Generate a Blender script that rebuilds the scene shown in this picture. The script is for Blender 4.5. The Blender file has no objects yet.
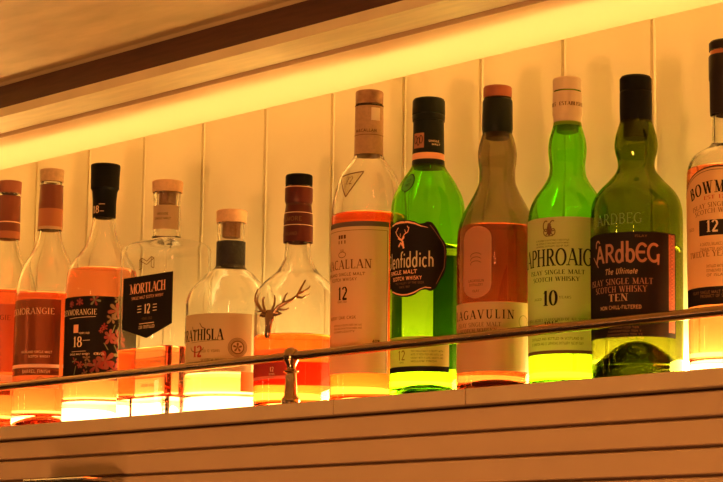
import bpy, math, random
from mathutils import Vector
random.seed(7)
PI = math.pi
SC = bpy.context.scene
COL = SC.collection

# ------------------------------------------------------------------ camera
F, W, H = 2200.0, 723.0, 482.0
YAW = math.radians(42.83)
PITCH = math.atan(0.1604)
ROLL = 0.013
DP = 1.58
CAM = Vector((DP*math.cos(YAW)/math.sin(YAW), -DP, -0.1971))
fh = Vector((-math.cos(YAW), math.sin(YAW), 0))
RIGHT = Vector((math.sin(YAW), math.cos(YAW), 0))
FWD = fh*math.cos(PITCH) + Vector((0, 0, 1))*math.sin(PITCH)
UP = RIGHT.cross(FWD)
RIGHT, UP = RIGHT*math.cos(ROLL)+UP*math.sin(ROLL), UP*math.cos(ROLL)-RIGHT*math.sin(ROLL)

def project(p):
    d = Vector(p) - CAM
    z = d.dot(FWD)
    return (W/2 + F*d.dot(RIGHT)/z, H/2 - F*d.dot(UP)/z, z)

def x_at(px, y, z):
    """world X on the line (?, y, z) that shows at column px"""
    a, b = -3.0, 1.6
    for _ in range(60):
        m = (a+b)/2
        if project((m, y, z))[0] < px: a = m
        else: b = m
    return (a+b)/2

def z_at(x, y, py):
    a, b = -1.0, 1.0
    for _ in range(60):
        m = (a+b)/2
        if project((x, y, m))[1] > py: a = m
        else: b = m
    return (a+b)/2

def line_z(px, py, y):
    """height of a level line along X at depth y that passes a pixel"""
    z = .2
    for _ in range(25): z = z_at(x_at(px, y, z), y, py)
    return z
def line_y(px, py, z):
    a, b = -.4, .3
    for _ in range(50):
        m = (a+b)/2
        if line_z(px, py, m) < z: a = m
        else: b = m
    return (a+b)/2

cd = bpy.data.cameras.new('camera'); cam = bpy.data.objects.new('camera', cd); COL.objects.link(cam)
cam.location = CAM
from mathutils import Matrix
cam.matrix_world = Matrix(((RIGHT.x, UP.x, -FWD.x, CAM.x), (RIGHT.y, UP.y, -FWD.y, CAM.y), (RIGHT.z, UP.z, -FWD.z, CAM.z), (0, 0, 0, 1)))
cd.sensor_width = 36; cd.lens = F/W*36; cd.clip_start = .02
SC.camera = cam

# ------------------------------------------------------------------ materials
MC = {}
def newmat(name):
    m = bpy.data.materials.new(name); m.use_nodes = True
    nt = m.node_tree; nt.nodes.clear()
    o = nt.nodes.new('ShaderNodeOutputMaterial')
    return m, nt, o
def pbr(name, col, rough=.5, metal=0, noise=0, nscale=20, stretch=None, bump=0, col2=None, coat=0, spec=.5):
    if name in MC: return MC[name]
    m, nt, o = newmat(name)
    b = nt.nodes.new('ShaderNodeBsdfPrincipled')
    b.inputs['Base Color'].default_value = (*col, 1); b.inputs['Roughness'].default_value = rough
    b.inputs['Metallic'].default_value = metal; b.inputs['Coat Weight'].default_value = coat
    b.inputs['Specular IOR Level'].default_value = spec
    nt.links.new(b.outputs[0], o.inputs[0])
    if noise or bump:
        tc = nt.nodes.new('ShaderNodeTexCoord'); mp = nt.nodes.new('ShaderNodeMapping')
        nz = nt.nodes.new('ShaderNodeTexNoise'); nz.inputs['Scale'].default_value = nscale; nz.inputs['Detail'].default_value = 5
        if stretch: mp.inputs['Scale'].default_value = stretch
        nt.links.new(tc.outputs['Object'], mp.inputs[0]); nt.links.new(mp.outputs[0], nz.inputs['Vector'])
        if noise:
            r = nt.nodes.new('ShaderNodeValToRGB')
            c2 = col2 or tuple(c*(1-noise) for c in col)
            r.color_ramp.elements[0].color = (*c2, 1); r.color_ramp.elements[1].color = (*col, 1)
            r.color_ramp.elements[0].position = .35; r.color_ramp.elements[1].position = .65
            nt.links.new(nz.outputs['Fac'], r.inputs[0]); nt.links.new(r.outputs[0], b.inputs['Base Color'])
        if bump:
            bp = nt.nodes.new('ShaderNodeBump'); bp.inputs['Strength'].default_value = bump; bp.inputs['Distance'].default_value = .002
            nt.links.new(nz.outputs['Fac'], bp.inputs['Height']); nt.links.new(bp.outputs[0], b.inputs['Normal'])
    MC[name] = m
    return m
def glass(name, col, ior=1.5):
    if name in MC: return MC[name]
    m, nt, o = newmat(name)
    g = nt.nodes.new('ShaderNodeBsdfGlass'); g.inputs['Color'].default_value = (*col, 1)
    g.inputs['Roughness'].default_value = 0; g.inputs['IOR'].default_value = ior
    nt.links.new(g.outputs[0], o.inputs[0]); MC[name] = m
    return m
def paper(name, col, tr=.45, rough=.6, gloss=.06, trcol=None):
    """printed paper: part of the light from behind comes through"""
    if name in MC: return MC[name]
    m, nt, o = newmat(name)
    d = nt.nodes.new('ShaderNodeBsdfDiffuse'); t = nt.nodes.new('ShaderNodeBsdfTranslucent'); g = nt.nodes.new('ShaderNodeBsdfGlossy')
    d.inputs[0].default_value = (*col, 1); t.inputs[0].default_value = (*(trcol or col), 1); g.inputs[0].default_value = (1, 1, 1, 1)
    g.inputs['Roughness'].default_value = .35
    a = nt.nodes.new('ShaderNodeMixShader'); a.inputs[0].default_value = tr
    b = nt.nodes.new('ShaderNodeMixShader'); b.inputs[0].default_value = gloss
    nt.links.new(d.outputs[0], a.inputs[1]); nt.links.new(t.outputs[0], a.inputs[2])
    nt.links.new(a.outputs[0], b.inputs[1]); nt.links.new(g.outputs[0], b.inputs[2]); nt.links.new(b.outputs[0], o.inputs[0])
    MC[name] = m
    return m
def film(name, col, clear=.7):
    """clear sticker or print: mostly see-through, tinted"""
    if name in MC: return MC[name]
    m, nt, o = newmat(name)
    d = nt.nodes.new('ShaderNodeBsdfDiffuse'); t = nt.nodes.new('ShaderNodeBsdfTransparent')
    d.inputs[0].default_value = (*col, 1); t.inputs[0].default_value = (*col, 1)
    a = nt.nodes.new('ShaderNodeMixShader'); a.inputs[0].default_value = clear
    nt.links.new(d.outputs[0], a.inputs[1]); nt.links.new(t.outputs[0], a.inputs[2]); nt.links.new(a.outputs[0], o.inputs[0])
    MC[name] = m
    return m
def emit(name, col, s):
    m, nt, o = newmat(name)
    e = nt.nodes.new('ShaderNodeEmission'); e.inputs[0].default_value = (*col, 1); e.inputs[1].default_value = s
    nt.links.new(e.outputs[0], o.inputs[0]); return m

# ------------------------------------------------------------------ mesh helpers
def link(name, verts, faces, mats, mi=None, parent=None, smooth=True, angle=35):
    me = bpy.data.meshes.new(name); me.from_pydata(verts, [], faces); me.update()
    for m in (mats if isinstance(mats, (list, tuple)) else [mats]): me.materials.append(m)
    if mi: me.polygons.foreach_set('material_index', mi)
    if smooth:
        me.polygons.foreach_set('use_smooth', [True]*len(me.polygons)); me.set_sharp_from_angle(angle=math.radians(angle))
    o = bpy.data.objects.new(name, me); COL.objects.link(o)
    if parent: o.parent = parent
    return o
def tag(o, label=None, cat=None, group=None, kind=None):
    if label: o['label'] = label
    if cat: o['category'] = cat
    if group: o['group'] = group
    if kind: o['kind'] = kind
    return o

class MB:
    """collects shapes that belong to ONE mesh"""
    def __init__(s): s.v = []; s.f = []; s.m = []
    def box(s, x0, x1, y0, y1, z0, z1, m=0, bev=0):
        if bev:
            b = bev; n = len(s.v)
            ring = [(x0+b, y0), (x1-b, y0), (x1, y0+b), (x1, y1-b), (x1-b, y1), (x0+b, y1), (x0, y1-b), (x0, y0+b)]
            def ins(k): return [(min(max(x, x0+k), x1-k), min(max(y, y0+k), y1-k)) for x, y in ring]
            rows = [(z0, ins(b)), (z0+b, ring), (z1-b, ring), (z1, ins(b))]
            for z, r in rows: s.v += [(x, y, z) for x, y in r]
            for i in range(3):
                for j in range(8):
                    k = (j+1) % 8; s.f.append((n+i*8+j, n+i*8+k, n+i*8+8+k, n+i*8+8+j)); s.m.append(m)
            s.f.append(tuple(n+7-j for j in range(8))); s.f.append(tuple(n+24+j for j in range(8))); s.m += [m, m]
            return s
        n = len(s.v)
        s.v += [(x, y, z) for z in (z0, z1) for y in (y0, y1) for x in (x0, x1)]
        for q in ((0, 2, 3, 1), (4, 5, 7, 6), (0, 1, 5, 4), (2, 6, 7, 3), (0, 4, 6, 2), (1, 3, 7, 5)):
            s.f.append(tuple(n+i for i in q)); s.m.append(m)
        return s
    def loft(s, rings, q=24, m=None, cap0=False, cap1=False):
        """rings of (z, hx, hy, c): rounded rectangles, a circle when hx=hy=c"""
        n0 = len(s.v); N = 4*q
        for (z, hx, hy, c) in rings:
            for k, (sx, sy) in enumerate(((1, 1), (-1, 1), (-1, -1), (1, -1))):
                for j in range(q):
                    a = (k + (j+.5)/q)*PI/2
                    s.v.append((sx*(hx-c)+c*math.cos(a), sy*(hy-c)+c*math.sin(a), z))
        for i in range(len(rings)-1):
            for j in range(N):
                k = (j+1) % N
                s.f.append((n0+i*N+j, n0+i*N+k, n0+(i+1)*N+k, n0+(i+1)*N+j)); s.m.append(m[i] if m else 0)
        if cap0: s.f.append(tuple(n0+N-1-j for j in range(N))); s.m.append(m[0] if m else 0)
        if cap1:
            k = n0+(len(rings)-1)*N
            s.f.append(tuple(k+j for j in range(N))); s.m.append(m[-1] if m else 0)
        return s
    def lathe(s, prof, m=None, q=24):
        return s.loft([(z, max(r, 1e-5), max(r, 1e-5), max(r, 1e-5)) for r, z in prof], q=q, m=m)
    def tube(s, pts, rad, m=0, n=8):
        pts = [Vector(p) for p in pts]
        if not isinstance(rad, (list, tuple)): rad = [rad]*len(pts)
        n0 = len(s.v); prev = None
        for i, p in enumerate(pts):
            t = (pts[min(i+1, len(pts)-1)] - pts[max(i-1, 0)]).normalized()
            if prev is None: a = t.orthogonal().normalized()
            else: a = (prev - t*prev.dot(t)).normalized()
            prev = a; b = t.cross(a)
            for j in range(n):
                w = 2*PI*j/n; s.v.append(tuple(p + (a*math.cos(w)+b*math.sin(w))*rad[i]))
        for i in range(len(pts)-1):
            for j in range(n):
                k = (j+1) % n; s.f.append((n0+i*n+j, n0+i*n+k, n0+(i+1)*n+k, n0+(i+1)*n+j)); s.m.append(m)
        s.f.append(tuple(n0+n-1-j for j in range(n))); s.f.append(tuple(n0+(len(pts)-1)*n+j for j in range(n))); s.m += [m, m]
        return s
    def extrude_x(s, prof, x0, x1, m=0):
        """closed (y, z) outline run along X"""
        n0 = len(s.v); n = len(prof)
        for x in (x0, x1): s.v += [(x, y, z) for y, z in prof]
        for j in range(n):
            k = (j+1) % n; s.f.append((n0+j, n0+k, n0+n+k, n0+n+j)); s.m.append(m)
        s.f.append(tuple(n0+n-1-j for j in range(n))); s.f.append(tuple(n0+n+j for j in range(n))); s.m += [m, m]
        return s
    def build(s, name, mats, parent=None, smooth=True, angle=35):
        return link(name, s.v, s.f, mats, s.m, parent, smooth, angle)

def pchip(pts):
    xs = [p[0] for p in pts]; ys = [p[1] for p in pts]; n = len(xs)
    h = [xs[i+1]-xs[i] for i in range(n-1)]; d = [(ys[i+1]-ys[i])/h[i] for i in range(n-1)]
    m = [d[0]] + [0]*(n-2) + [d[-1]]
    for i in range(1, n-1):
        if d[i-1]*d[i] > 0:
            w1 = 2*h[i]+h[i-1]; w2 = h[i]+2*h[i-1]; m[i] = (w1+w2)/(w1/d[i-1]+w2/d[i])
    def f(x):
        if x <= xs[0]: return ys[0]
        if x >= xs[-1]: return ys[-1]
        i = max(k for k in range(n-1) if xs[k] <= x); t = (x-xs[i])/h[i]
        return ((1+2*t)*(1-t)**2)*ys[i]+t*(1-t)**2*h[i]*m[i]+t*t*(3-2*t)*ys[i+1]+t*t*(t-1)*h[i]*m[i+1]
    return f

# ------------------------------------------------------------------ lettering (strokes in a unit-high box)
def _l(x0, y0, x1, y1, w): return ('l', x0, y0, x1, y1, w)
def _a(cx, cy, rx, ry, a0, a1): return ('a', cx, cy, rx, ry, a0, a1)
K, N_ = 'K', 'N'
GL = {
'A': (.80, [_l(.08,0,.40,1,N_), _l(.40,1,.72,0,K), _l(.2,.34,.6,.34,N_)], [(.08,0),(.72,0)]),
'B': (.66, [_l(.17,0,.17,1,K), _l(.1,.97,.33,.97,N_), _a(.33,.76,.22,.22,-90,90), _l(.17,.53,.36,.53,N_), _a(.35,.28,.25,.25,-90,90), _l(.1,.03,.35,.03,N_)], []),
'C': (.72, [_a(.42,.5,.34,.48,48,312)], []),
'D': (.78, [_l(.17,0,.17,1,K), _l(.1,.97,.36,.97,N_), _a(.34,.5,.36,.47,-90,90), _l(.1,.03,.36,.03,N_)], []),
'E': (.64, [_l(.17,0,.17,1,K), _l(.1,.97,.56,.97,N_), _l(.17,.52,.46,.52,N_), _l(.1,.03,.58,.03,N_), _l(.56,1,.56,.82,N_), _l(.58,0,.58,.2,N_)], []),
'F': (.60, [_l(.17,0,.17,1,K), _l(.1,.97,.56,.97,N_), _l(.17,.52,.46,.52,N_), _l(.56,1,.56,.82,N_)], [(.17,0)]),
'G': (.78, [_a(.42,.5,.34,.48,48,312), _l(.66,.08,.66,.42,K)], [(.66,.42)]),
'H': (.82, [_l(.17,0,.17,1,K), _l(.65,0,.65,1,K), _l(.17,.52,.65,.52,N_)], [(.17,0),(.65,0),(.17,1),(.65,1)]),
'I': (.34, [_l(.17,0,.17,1,K)], [(.17,0),(.17,1)]),
'K': (.76, [_l(.17,0,.17,1,K), _l(.17,.4,.62,1,N_), _l(.32,.6,.68,0,K)], [(.17,0),(.17,1),(.62,1),(.68,0)]),
'L': (.60, [_l(.17,0,.17,1,K), _l(.1,.03,.56,.03,N_), _l(.55,0,.55,.22,N_)], [(.17,1)]),
'M': (.98, [_l(.15,0,.15,1,N_), _l(.15,1,.49,.05,K), _l(.49,.05,.83,1,N_), _l(.83,0,.83,1,K)], [(.15,0),(.83,0),(.1,1),(.87,1)]),
'N': (.82, [_l(.15,0,.15,1,N_), _l(.15,1,.67,0,K), _l(.67,0,.67,1,N_)], [(.15,0),(.12,1),(.67,1)]),
'O': (.84, [_a(.42,.5,.34,.48,0,360)], []),
'P': (.64, [_l(.17,0,.17,1,K), _l(.1,.97,.35,.97,N_), _a(.34,.73,.24,.25,-90,90), _l(.17,.48,.35,.48,N_)], [(.17,0)]),
'R': (.74, [_l(.17,0,.17,1,K), _l(.1,.97,.35,.97,N_), _a(.34,.74,.23,.24,-90,90), _l(.17,.5,.35,.5,N_), _l(.36,.5,.66,0,K)], [(.17,0),(.66,0)]),
'S': (.56, [_a(.28,.75,.18,.23,40,270), _a(.28,.26,.2,.25,-140,90)], []),
'T': (.70, [_l(.35,0,.35,1,K), _l(.06,.97,.64,.97,N_), _l(.06,1,.06,.8,N_), _l(.64,1,.64,.8,N_)], [(.35,0)]),
'U': (.78, [_l(.16,.35,.16,1,K), _a(.38,.35,.22,.34,180,360), _l(.60,.35,.60,1,N_)], [(.16,1),(.60,1)]),
'V': (.78, [_l(.1,1,.4,0,K), _l(.4,0,.68,1,N_)], [(.1,1),(.68,1)]),
'W': (1.1, [_l(.1,1,.35,0,K), _l(.35,0,.56,.95,N_), _l(.56,.95,.78,0,K), _l(.78,0,1.0,1,N_)], [(.1,1),(.56,1),(1.0,1)]),
'X': (.76, [_l(.1,1,.66,0,K), _l(.1,0,.66,1,N_)], []),
'Y': (.76, [_l(.1,1,.38,.48,K), _l(.38,.48,.66,1,N_), _l(.38,0,.38,.48,K)], [(.38,0),(.1,1),(.66,1)]),
'Z': (.66, [_l(.1,.97,.58,.97,N_), _l(.56,1,.1,0,K), _l(.08,.03,.6,.03,N_)], []),
'0': (.62, [_a(.31,.5,.23,.48,0,360)], []), '1': (.44, [_l(.24,0,.24,1,K), _l(.24,.98,.08,.82,N_)], [(.24,0)]),
'2': (.58, [_a(.27,.72,.2,.26,-20,160), _l(.46,.62,.1,.06,K), _l(.08,.05,.52,.05,K)], []),
'4': (.60, [_l(.42,0,.42,1,K), _l(.42,1,.06,.28,N_), _l(.06,.28,.56,.28,N_)], []),
'5': (.56, [_l(.14,.97,.48,.97,K), _l(.14,.97,.14,.56,N_), _a(.25,.3,.22,.28,-140,110)], []),
'3': (.56, [_a(.25,.74,.19,.23,-90,150), _a(.26,.27,.21,.26,-150,90)], []), '6': (.58, [_a(.29,.3,.2,.28,0,360), _l(.09,.3,.32,1,K)], []),
'J': (.42, [_l(.26,.2,.26,1,K), _a(.14,.2,.12,.18,180,360)], [(.26,1)]), 'Q': (.84, [_a(.42,.5,.34,.48,0,360), _l(.5,.2,.74,-.08,K)], []),
'7': (.56, [_l(.08,.97,.5,.97,K), _l(.5,.97,.22,0,K)], []),
'8': (.58, [_a(.29,.75,.17,.22,0,360), _a(.29,.27,.21,.26,0,360)], []),
'9': (.58, [_a(.29,.7,.2,.28,0,360), _l(.49,.7,.3,0,K)], []),
'%': (.7, [_a(.18,.76,.12,.2,0,360), _a(.52,.24,.12,.2,0,360), _l(.6,1,.1,0,N_)], []),
'-': (.4, [_l(.06,.45,.34,.45,K)], []), '.': (.25, [_l(.12,0,.12,.14,K)], []), "'": (.2, [_l(.1,.8,.1,1,K)], []), ' ': (.42, [], []),
'a': (.52, [_a(.24,.28,.18,.28,20,340), _l(.43,0,.43,.56,K)], []),
'b': (.62, [_l(.15,0,.15,1.15,K), _a(.32,.33,.2,.33,0,360)], []),
'c': (.50, [_a(.27,.33,.19,.33,45,315)], []),
'd': (.60, [_l(.45,0,.45,1.15,K), _a(.27,.33,.19,.33,0,360)], []),
'e': (.54, [_a(.28,.33,.2,.33,20,330), _l(.1,.36,.46,.36,N_)], []),
'f': (.34, [_l(.15,0,.15,.95,K), _a(.28,.95,.13,.16,60,180), _l(.02,.62,.3,.62,N_)], []),
'h': (.60, [_l(.14,0,.14,1.15,K), _a(.3,.42,.16,.24,0,120), _l(.46,0,.46,.42,K)], []),
'i': (.28, [_l(.14,0,.14,.66,K), _l(.14,.86,.14,1.0,K)], []),
'l': (.28, [_l(.14,0,.14,1.15,K)], []),
'm': (.9, [_l(.14,0,.14,.66,K), _a(.3,.42,.16,.24,0,120), _l(.46,0,.46,.42,K), _a(.62,.42,.16,.24,0,120), _l(.78,0,.78,.42,K)], []),
'n': (.60, [_l(.14,0,.14,.66,K), _a(.3,.42,.16,.24,0,120), _l(.46,0,.46,.42,K)], []),
't': (.36, [_l(.16,0,.16,.9,K), _l(.02,.62,.32,.62,N_)], []),
'E~': (.66, [_a(.38,.5,.3,.48,40,320), _l(.12,.52,.55,.52,N_)], []),
}
class Sheet:
    """a printed sheet lying on a bottle surface; (u, z) -> point"""
    def __init__(s, B, off=.0003): s.B = B; s.off = off; s.mb = MB(); s.mats = []; s.lift = .00028
    def mi(s, m):
        if m not in s.mats: s.mats.append(m)
        return s.mats.index(m)
    def P(s, u, z, o=0): return s.B.surf(u, z, s.off+o)
    def fill(s, u0, u1, zlo, zhi, m, nu=40, nv=6, o=0):
        lo = zlo if callable(zlo) else (lambda u: zlo); hi = zhi if callable(zhi) else (lambda u: zhi)
        n0 = len(s.mb.v); k = s.mi(m)
        for i in range(nu+1):
            u = u0+(u1-u0)*i/nu; a, b = lo(u), hi(u)
            for j in range(nv+1): s.mb.v.append(s.P(u, a+(b-a)*j/nv, o))
        for i in range(nu):
            for j in range(nv):
                q = n0+i*(nv+1)+j; s.mb.f.append((q, q+nv+1, q+nv+2, q+1)); s.mb.m.append(k)
        return s
    def poly(s, pts, m, lvl=1):
        """convex-ish outline as a fan"""
        n0 = len(s.mb.v); k = s.mi(m); cu = sum(p[0] for p in pts)/len(pts); cz = sum(p[1] for p in pts)/len(pts)
        s.mb.v.append(s.P(cu, cz, s.lift*lvl)); s.mb.v += [s.P(u, z, s.lift*lvl) for u, z in pts]
        for i in range(len(pts)): s.mb.f.append((n0, n0+1+i, n0+1+(i+1) % len(pts))); s.mb.m.append(k)
    def line(s, pts, w, m, lvl=1):
        if not isinstance(w, (list, tuple)): w = [w]*len(pts)
        n0 = len(s.mb.v); k = s.mi(m)
        for i, (u, z) in enumerate(pts):
            a = pts[max(i-1, 0)]; b = pts[min(i+1, len(pts)-1)]
            du, dz = b[0]-a[0], b[1]-a[1]; L = math.hypot(du, dz) or 1
            nx, ny = -dz/L*w[i]/2, du/L*w[i]/2
            s.mb.v.append(s.P(u+nx, z+ny, s.lift*lvl)); s.mb.v.append(s.P(u-nx, z-ny, s.lift*lvl))
        for i in range(len(pts)-1):
            q = n0+2*i; s.mb.f.append((q+1, q+3, q+2, q)); s.mb.m.append(k)
    def seg(s, p, q, w, m, lvl=1, n=4):
        s.line([(p[0]+(q[0]-p[0])*i/n, p[1]+(q[1]-p[1])*i/n) for i in range(n+1)], w, m, lvl)
    def arc(s, cu, cz, ru, rz, a0, a1, w, m, lvl=1, n=20):
        s.line([(cu+ru*math.cos(math.radians(a0+(a1-a0)*i/n)), cz+rz*math.sin(math.radians(a0+(a1-a0)*i/n))) for i in range(n+1)], w, m, lvl)
    def text(s, txt, u, z, h, m, serif=True, thick=.15, thin=.06, wx=1, track=.06, align='c', lvl=1, path=None, slant=0):
        if not serif: thin = thick
        toks = []; i = 0
        while i < len(txt):
            if i+1 < len(txt) and txt[i+1] == '~': toks.append(txt[i:i+2]); i += 2
            else: toks.append(txt[i]); i += 1
        Wt = sum(GL[c][0]+track for c in toks)*h*wx - track*h*wx
        x = u - (Wt/2 if align == 'c' else (Wt if align == 'r' else 0))
        for c in toks:
            w, st, sf = GL[c]
            if path: T = lambda gx, gy, x=x, w=w: path(x+w*h*wx/2, (gx-w/2)*h*wx, gy*h)
            else: T = lambda gx, gy, x=x: (x+(gx+slant*gy)*h*wx, z+gy*h)
            for q in st:
                tw = lambda c_: (thick if c_ == K else thin)
                if q[0] == 'l':
                    _, x0, y0, x1, y1, k = q; hw = tw(k)/2
                    if abs(x1-x0) < .02 or abs(y1-y0) < .02:
                        L = math.hypot(x1-x0, y1-y0); nx, ny = -(y1-y0)/L*hw, (x1-x0)/L*hw
                    else:
                        nx, ny = hw*1.05*(1 if y1 < y0 else -1), 0
                    cs = [(x0+nx, y0+ny), (x0-nx, y0-ny), (x1-nx, y1-ny), (x1+nx, y1+ny)]
                    s._quad([T(*p) for p in cs], m, lvl)
                else:
                    _, cx, cy, rx, ry, a0, a1 = q; n = max(6, int(abs(a1-a0)/(15 if h > .003 else 30)))
                    pp = None
                    for j in range(n+1):
                        a = math.radians(a0+(a1-a0)*j/n); t = (thin+(thick-thin)*abs(math.cos(a)))/2
                        L = math.hypot(math.cos(a)*ry, math.sin(a)*rx) or 1
                        ox, oy = math.cos(a)*ry/L*t, math.sin(a)*rx/L*t
                        o_ = (cx+rx*math.cos(a)+ox, cy+ry*math.sin(a)+oy); i_ = (cx+rx*math.cos(a)-ox, cy+ry*math.sin(a)-oy)
                        if pp: s._quad([T(*pp[1]), T(*pp[0]), T(*o_), T(*i_)], m, lvl)
                        pp = (o_, i_)
            if serif:
                for (sx, sy) in sf:
                    b = thick*.5+.075; y0, y1 = (0, .05) if sy == 0 else ((.95, 1) if sy == 1 else (sy, sy+.05))
                    s._quad([T(sx-b, y0), T(sx+b, y0), T(sx+b, y1), T(sx-b, y1)], m, lvl)
            x += (w+track)*h*wx
    def _quad(s, pts, m, lvl):
        ar = sum(pts[i][0]*pts[(i+1) % 4][1]-pts[(i+1) % 4][0]*pts[i][1] for i in range(4))
        if ar < 0: pts = pts[::-1]
        n0 = len(s.mb.v); s.mb.v += [s.P(u, z, s.lift*lvl) for u, z in pts]
        s.mb.f.append((n0, n0+1, n0+2, n0+3)); s.mb.m.append(s.mi(m))
    def build(s, name, parent=None): return s.mb.build(name, s.mats, parent or s.B.root, smooth=False)

# ------------------------------------------------------------------ bottles
GROUP = 'whisky bottles lined up on the lit bar shelf'
class Bottle:
    """round by default; flat=(hx, hy, c) makes a rectangular one facing straight out"""
    def __init__(s, name, label, px, py, body, flat=None, Y=0.0, cat='bottle', xoff=0):
        s.Y = Y; s.flat = flat
        zz = .2; X = 0
        for _ in range(5): X = x_at(px, Y, zz); zz = z_at(X, Y, py)
        c = Vector((CAM.x-X, CAM.y-Y, 0)).normalized(); s.c = c
        s.X = X
        s.root = bpy.data.objects.new(name, None); COL.objects.link(s.root); tag(s.root, label, cat, GROUP)
        
        s.rot = 0 if flat else math.atan2(c.x, -c.y)
        s.root.location = (X, Y, 0); s.root.rotation_euler = (0, 0, s.rot); s.root.empty_display_size = .02
        pts = sorted([(s.z(y), s.r(hw, y)) for y, hw in body])
        pts = [(0, pts[0][1])] + [p for p in pts if p[0] > .004]
        s.prof = pchip(pts); s.ztop = pts[-1][0]; s.R = max(p[1] for p in pts) if not flat else 1
    def z(s, py): return z_at(s.X, s.Y, py)
    def zf(s, py): return z_at(s.X+s.c.x*.014, s.Y+s.c.y*.014, py)
    def r(s, hw, py):
        z = s.z(py); return hw/F*project((s.X, s.Y, z))[2]
    def surf(s, u, z, off=0):
        if s.flat: return (u, -s.flat[1]-off, z)
        r = s.prof(z); a = u/s.R
        return ((r+off)*math.sin(a), -(r+off)*math.cos(a), z)
    def world(s, p):
        c, n = math.cos(s.rot), math.sin(s.rot)
        return (s.X+p[0]*c-p[1]*n, s.Y+p[0]*n+p[1]*c, p[2])
    def at(s, px, py):
        """(u, z) on the surface shown at a pixel"""
        u, z = 0.0, .12
        for _ in range(60):
            lim = .16 if s.flat else s.R*1.25
            P0 = project(s.world(s.surf(u, z))); e = 1e-4
            P1 = project(s.world(s.surf(u+e, z)))
            P2 = project(s.world(s.surf(u, z+e)))
            a, b, c, d = (P1[0]-P0[0])/e, (P2[0]-P0[0])/e, (P1[1]-P0[1])/e, (P2[1]-P0[1])/e
            det = a*d-b*c
            if abs(det) < 1e-3: break
            rx, ry = px-P0[0], py-P0[1]
            u += max(-.01, min(.01, (rx*d-b*ry)/det)); z += max(-.03, min(.03, (a*ry-c*rx)/det))
            u = max(-lim, min(lim, u)); z = max(0, min(s.ztop, z))
        return u, z
    def build_glass(s, mat, level, liq, base=.012, punt=.004, t=.0028, heel=.004, neck_flat=None):
        """outer wall, mouth, inner wall down to the liquid; the liquid closes the rest"""
        ztop = s.ztop; zl = s.z(level) if s.flat else z_at(s.X+s.c.x*s.R*.9, s.Y+s.c.y*s.R*.9, level)
        nz = 110
        def ring(z, r, dr=0):
            if s.flat and z < s.shz:
                k = s.shk(z); hx, hy, c = s.flat
                rr = r; 
                return (z, rr*(1-k)+(hx)*k+dr, rr*(1-k)+(hy)*k+dr, max(.001, rr*(1-k)+c*k+dr))
            return (z, r+dr, r+dr, r+dr)
        R0 = s.prof(0)
        hy0 = s.flat[1] if s.flat else R0
        rings = []
        def r0(z, dr): return ring(z, s.prof(z), dr)
        for i in range(9):                                   # punt, centre outwards
            f = (i/8)**.9; sh = -(1-f)*hy0 - .0*0
            k = max(.02, f)
            zz = .0004+punt*math.cos(f*PI/2)**.8 if f < 1 else .0004
            a = r0(0, -(heel+.0015))
            rings.append((zz, a[1]*k if not s.flat else a[1]*k, a[2]*k, a[3]*k))
        for i in range(7):
            a = i/6*PI/2; rings.append(r0(.0004+heel*(1-math.cos(a)), -heel*(1-math.sin(a))))
        z1 = .0004+heel
        for i in range(1, nz+1):
            z = z1+(ztop-z1)*i/nz; rings.append(r0(z, 0))
        rings.append(r0(ztop+.001, -.0006)); rings.append(r0(ztop+.001, -t+.0006))
        zi = base
        n2 = 90
        for i in range(n2+1):
            z = ztop-(ztop-zl)*i/n2; rings.append(r0(z, -t))
        g = MB().loft(rings); go = g.build('glass_body', mat, s.root, angle=60)
        # liquid
        L = []; c = .008
        a = r0(zi, -t-c)
        for k in (.02, .3, .6, .85, 1): L.append((zi-.0006*k+.001, a[1]*k, a[2]*k, a[3]*k))
        for i in range(1, 9):
            w = i/8*PI/2; L.append(r0(zi+c*(1-math.cos(w)), -t-c*(1-math.sin(w))))
        for i in range(1, 61):
            z = zi+c+(zl-zi-c)*i/60; L.append(r0(z, -t))
        ms = [0]*(len(L)-1)
        a = r0(zl, -t)
        for k in (.97, .6, .3, .02): L.append((zl-.0004, a[1]*k, a[2]*k, a[3]*k)); ms.append(1)
        lb = MB().loft(L, m=ms)
        lb.build('whisky', [glass('whisky_side_'+liq[0], liq[1], 1.36/1.5), glass('whisky_top_'+liq[0], tuple(.5+.5*v for v in liq[1]), 1.36)], s.root, angle=60)
        return go
    def ring_part(s, name, pts, mats, ms=None, close_top=True, inner=None, q=18):
        """a turned cap or capsule from (pixel row, half width) pairs, bottom first"""
        pr = [(s.r(hw, y), s.zf(y)) for y, hw in pts]
        rin = inner if inner is not None else pr[0][0]-.0006
        P = [(rin, pr[0][1])] + pr
        m = [0] + (ms or [0]*(len(pr)-1))
        if close_top:
            r, z = pr[-1]; P = P[:-1]+[(r, z-.0008), (r-.0003, z-.0003), (r-.001, z), (r*.6, z), (1e-4, z)]
            m = m + [m[-1]]*4
        else:
            r, z = pr[-1]; P.append((rin, z)); m = m+[m[-1]]
        return MB().lathe(P, m=m, q=q).build(name, mats, s.root, angle=30)
    def stub(s, name, y0, y1, hw, mat, parent=None):
        r = s.r(hw, y1); z0, z1 = s.zf(y0), s.zf(y1)
        return MB().lathe([(1e-4, z0), (r*.6, z0), (r-.0008, z0), (r, z0+.0008), (r, z1), (1e-4, z1)], q=14).build(name, mat, parent or s.root, angle=30)

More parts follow.
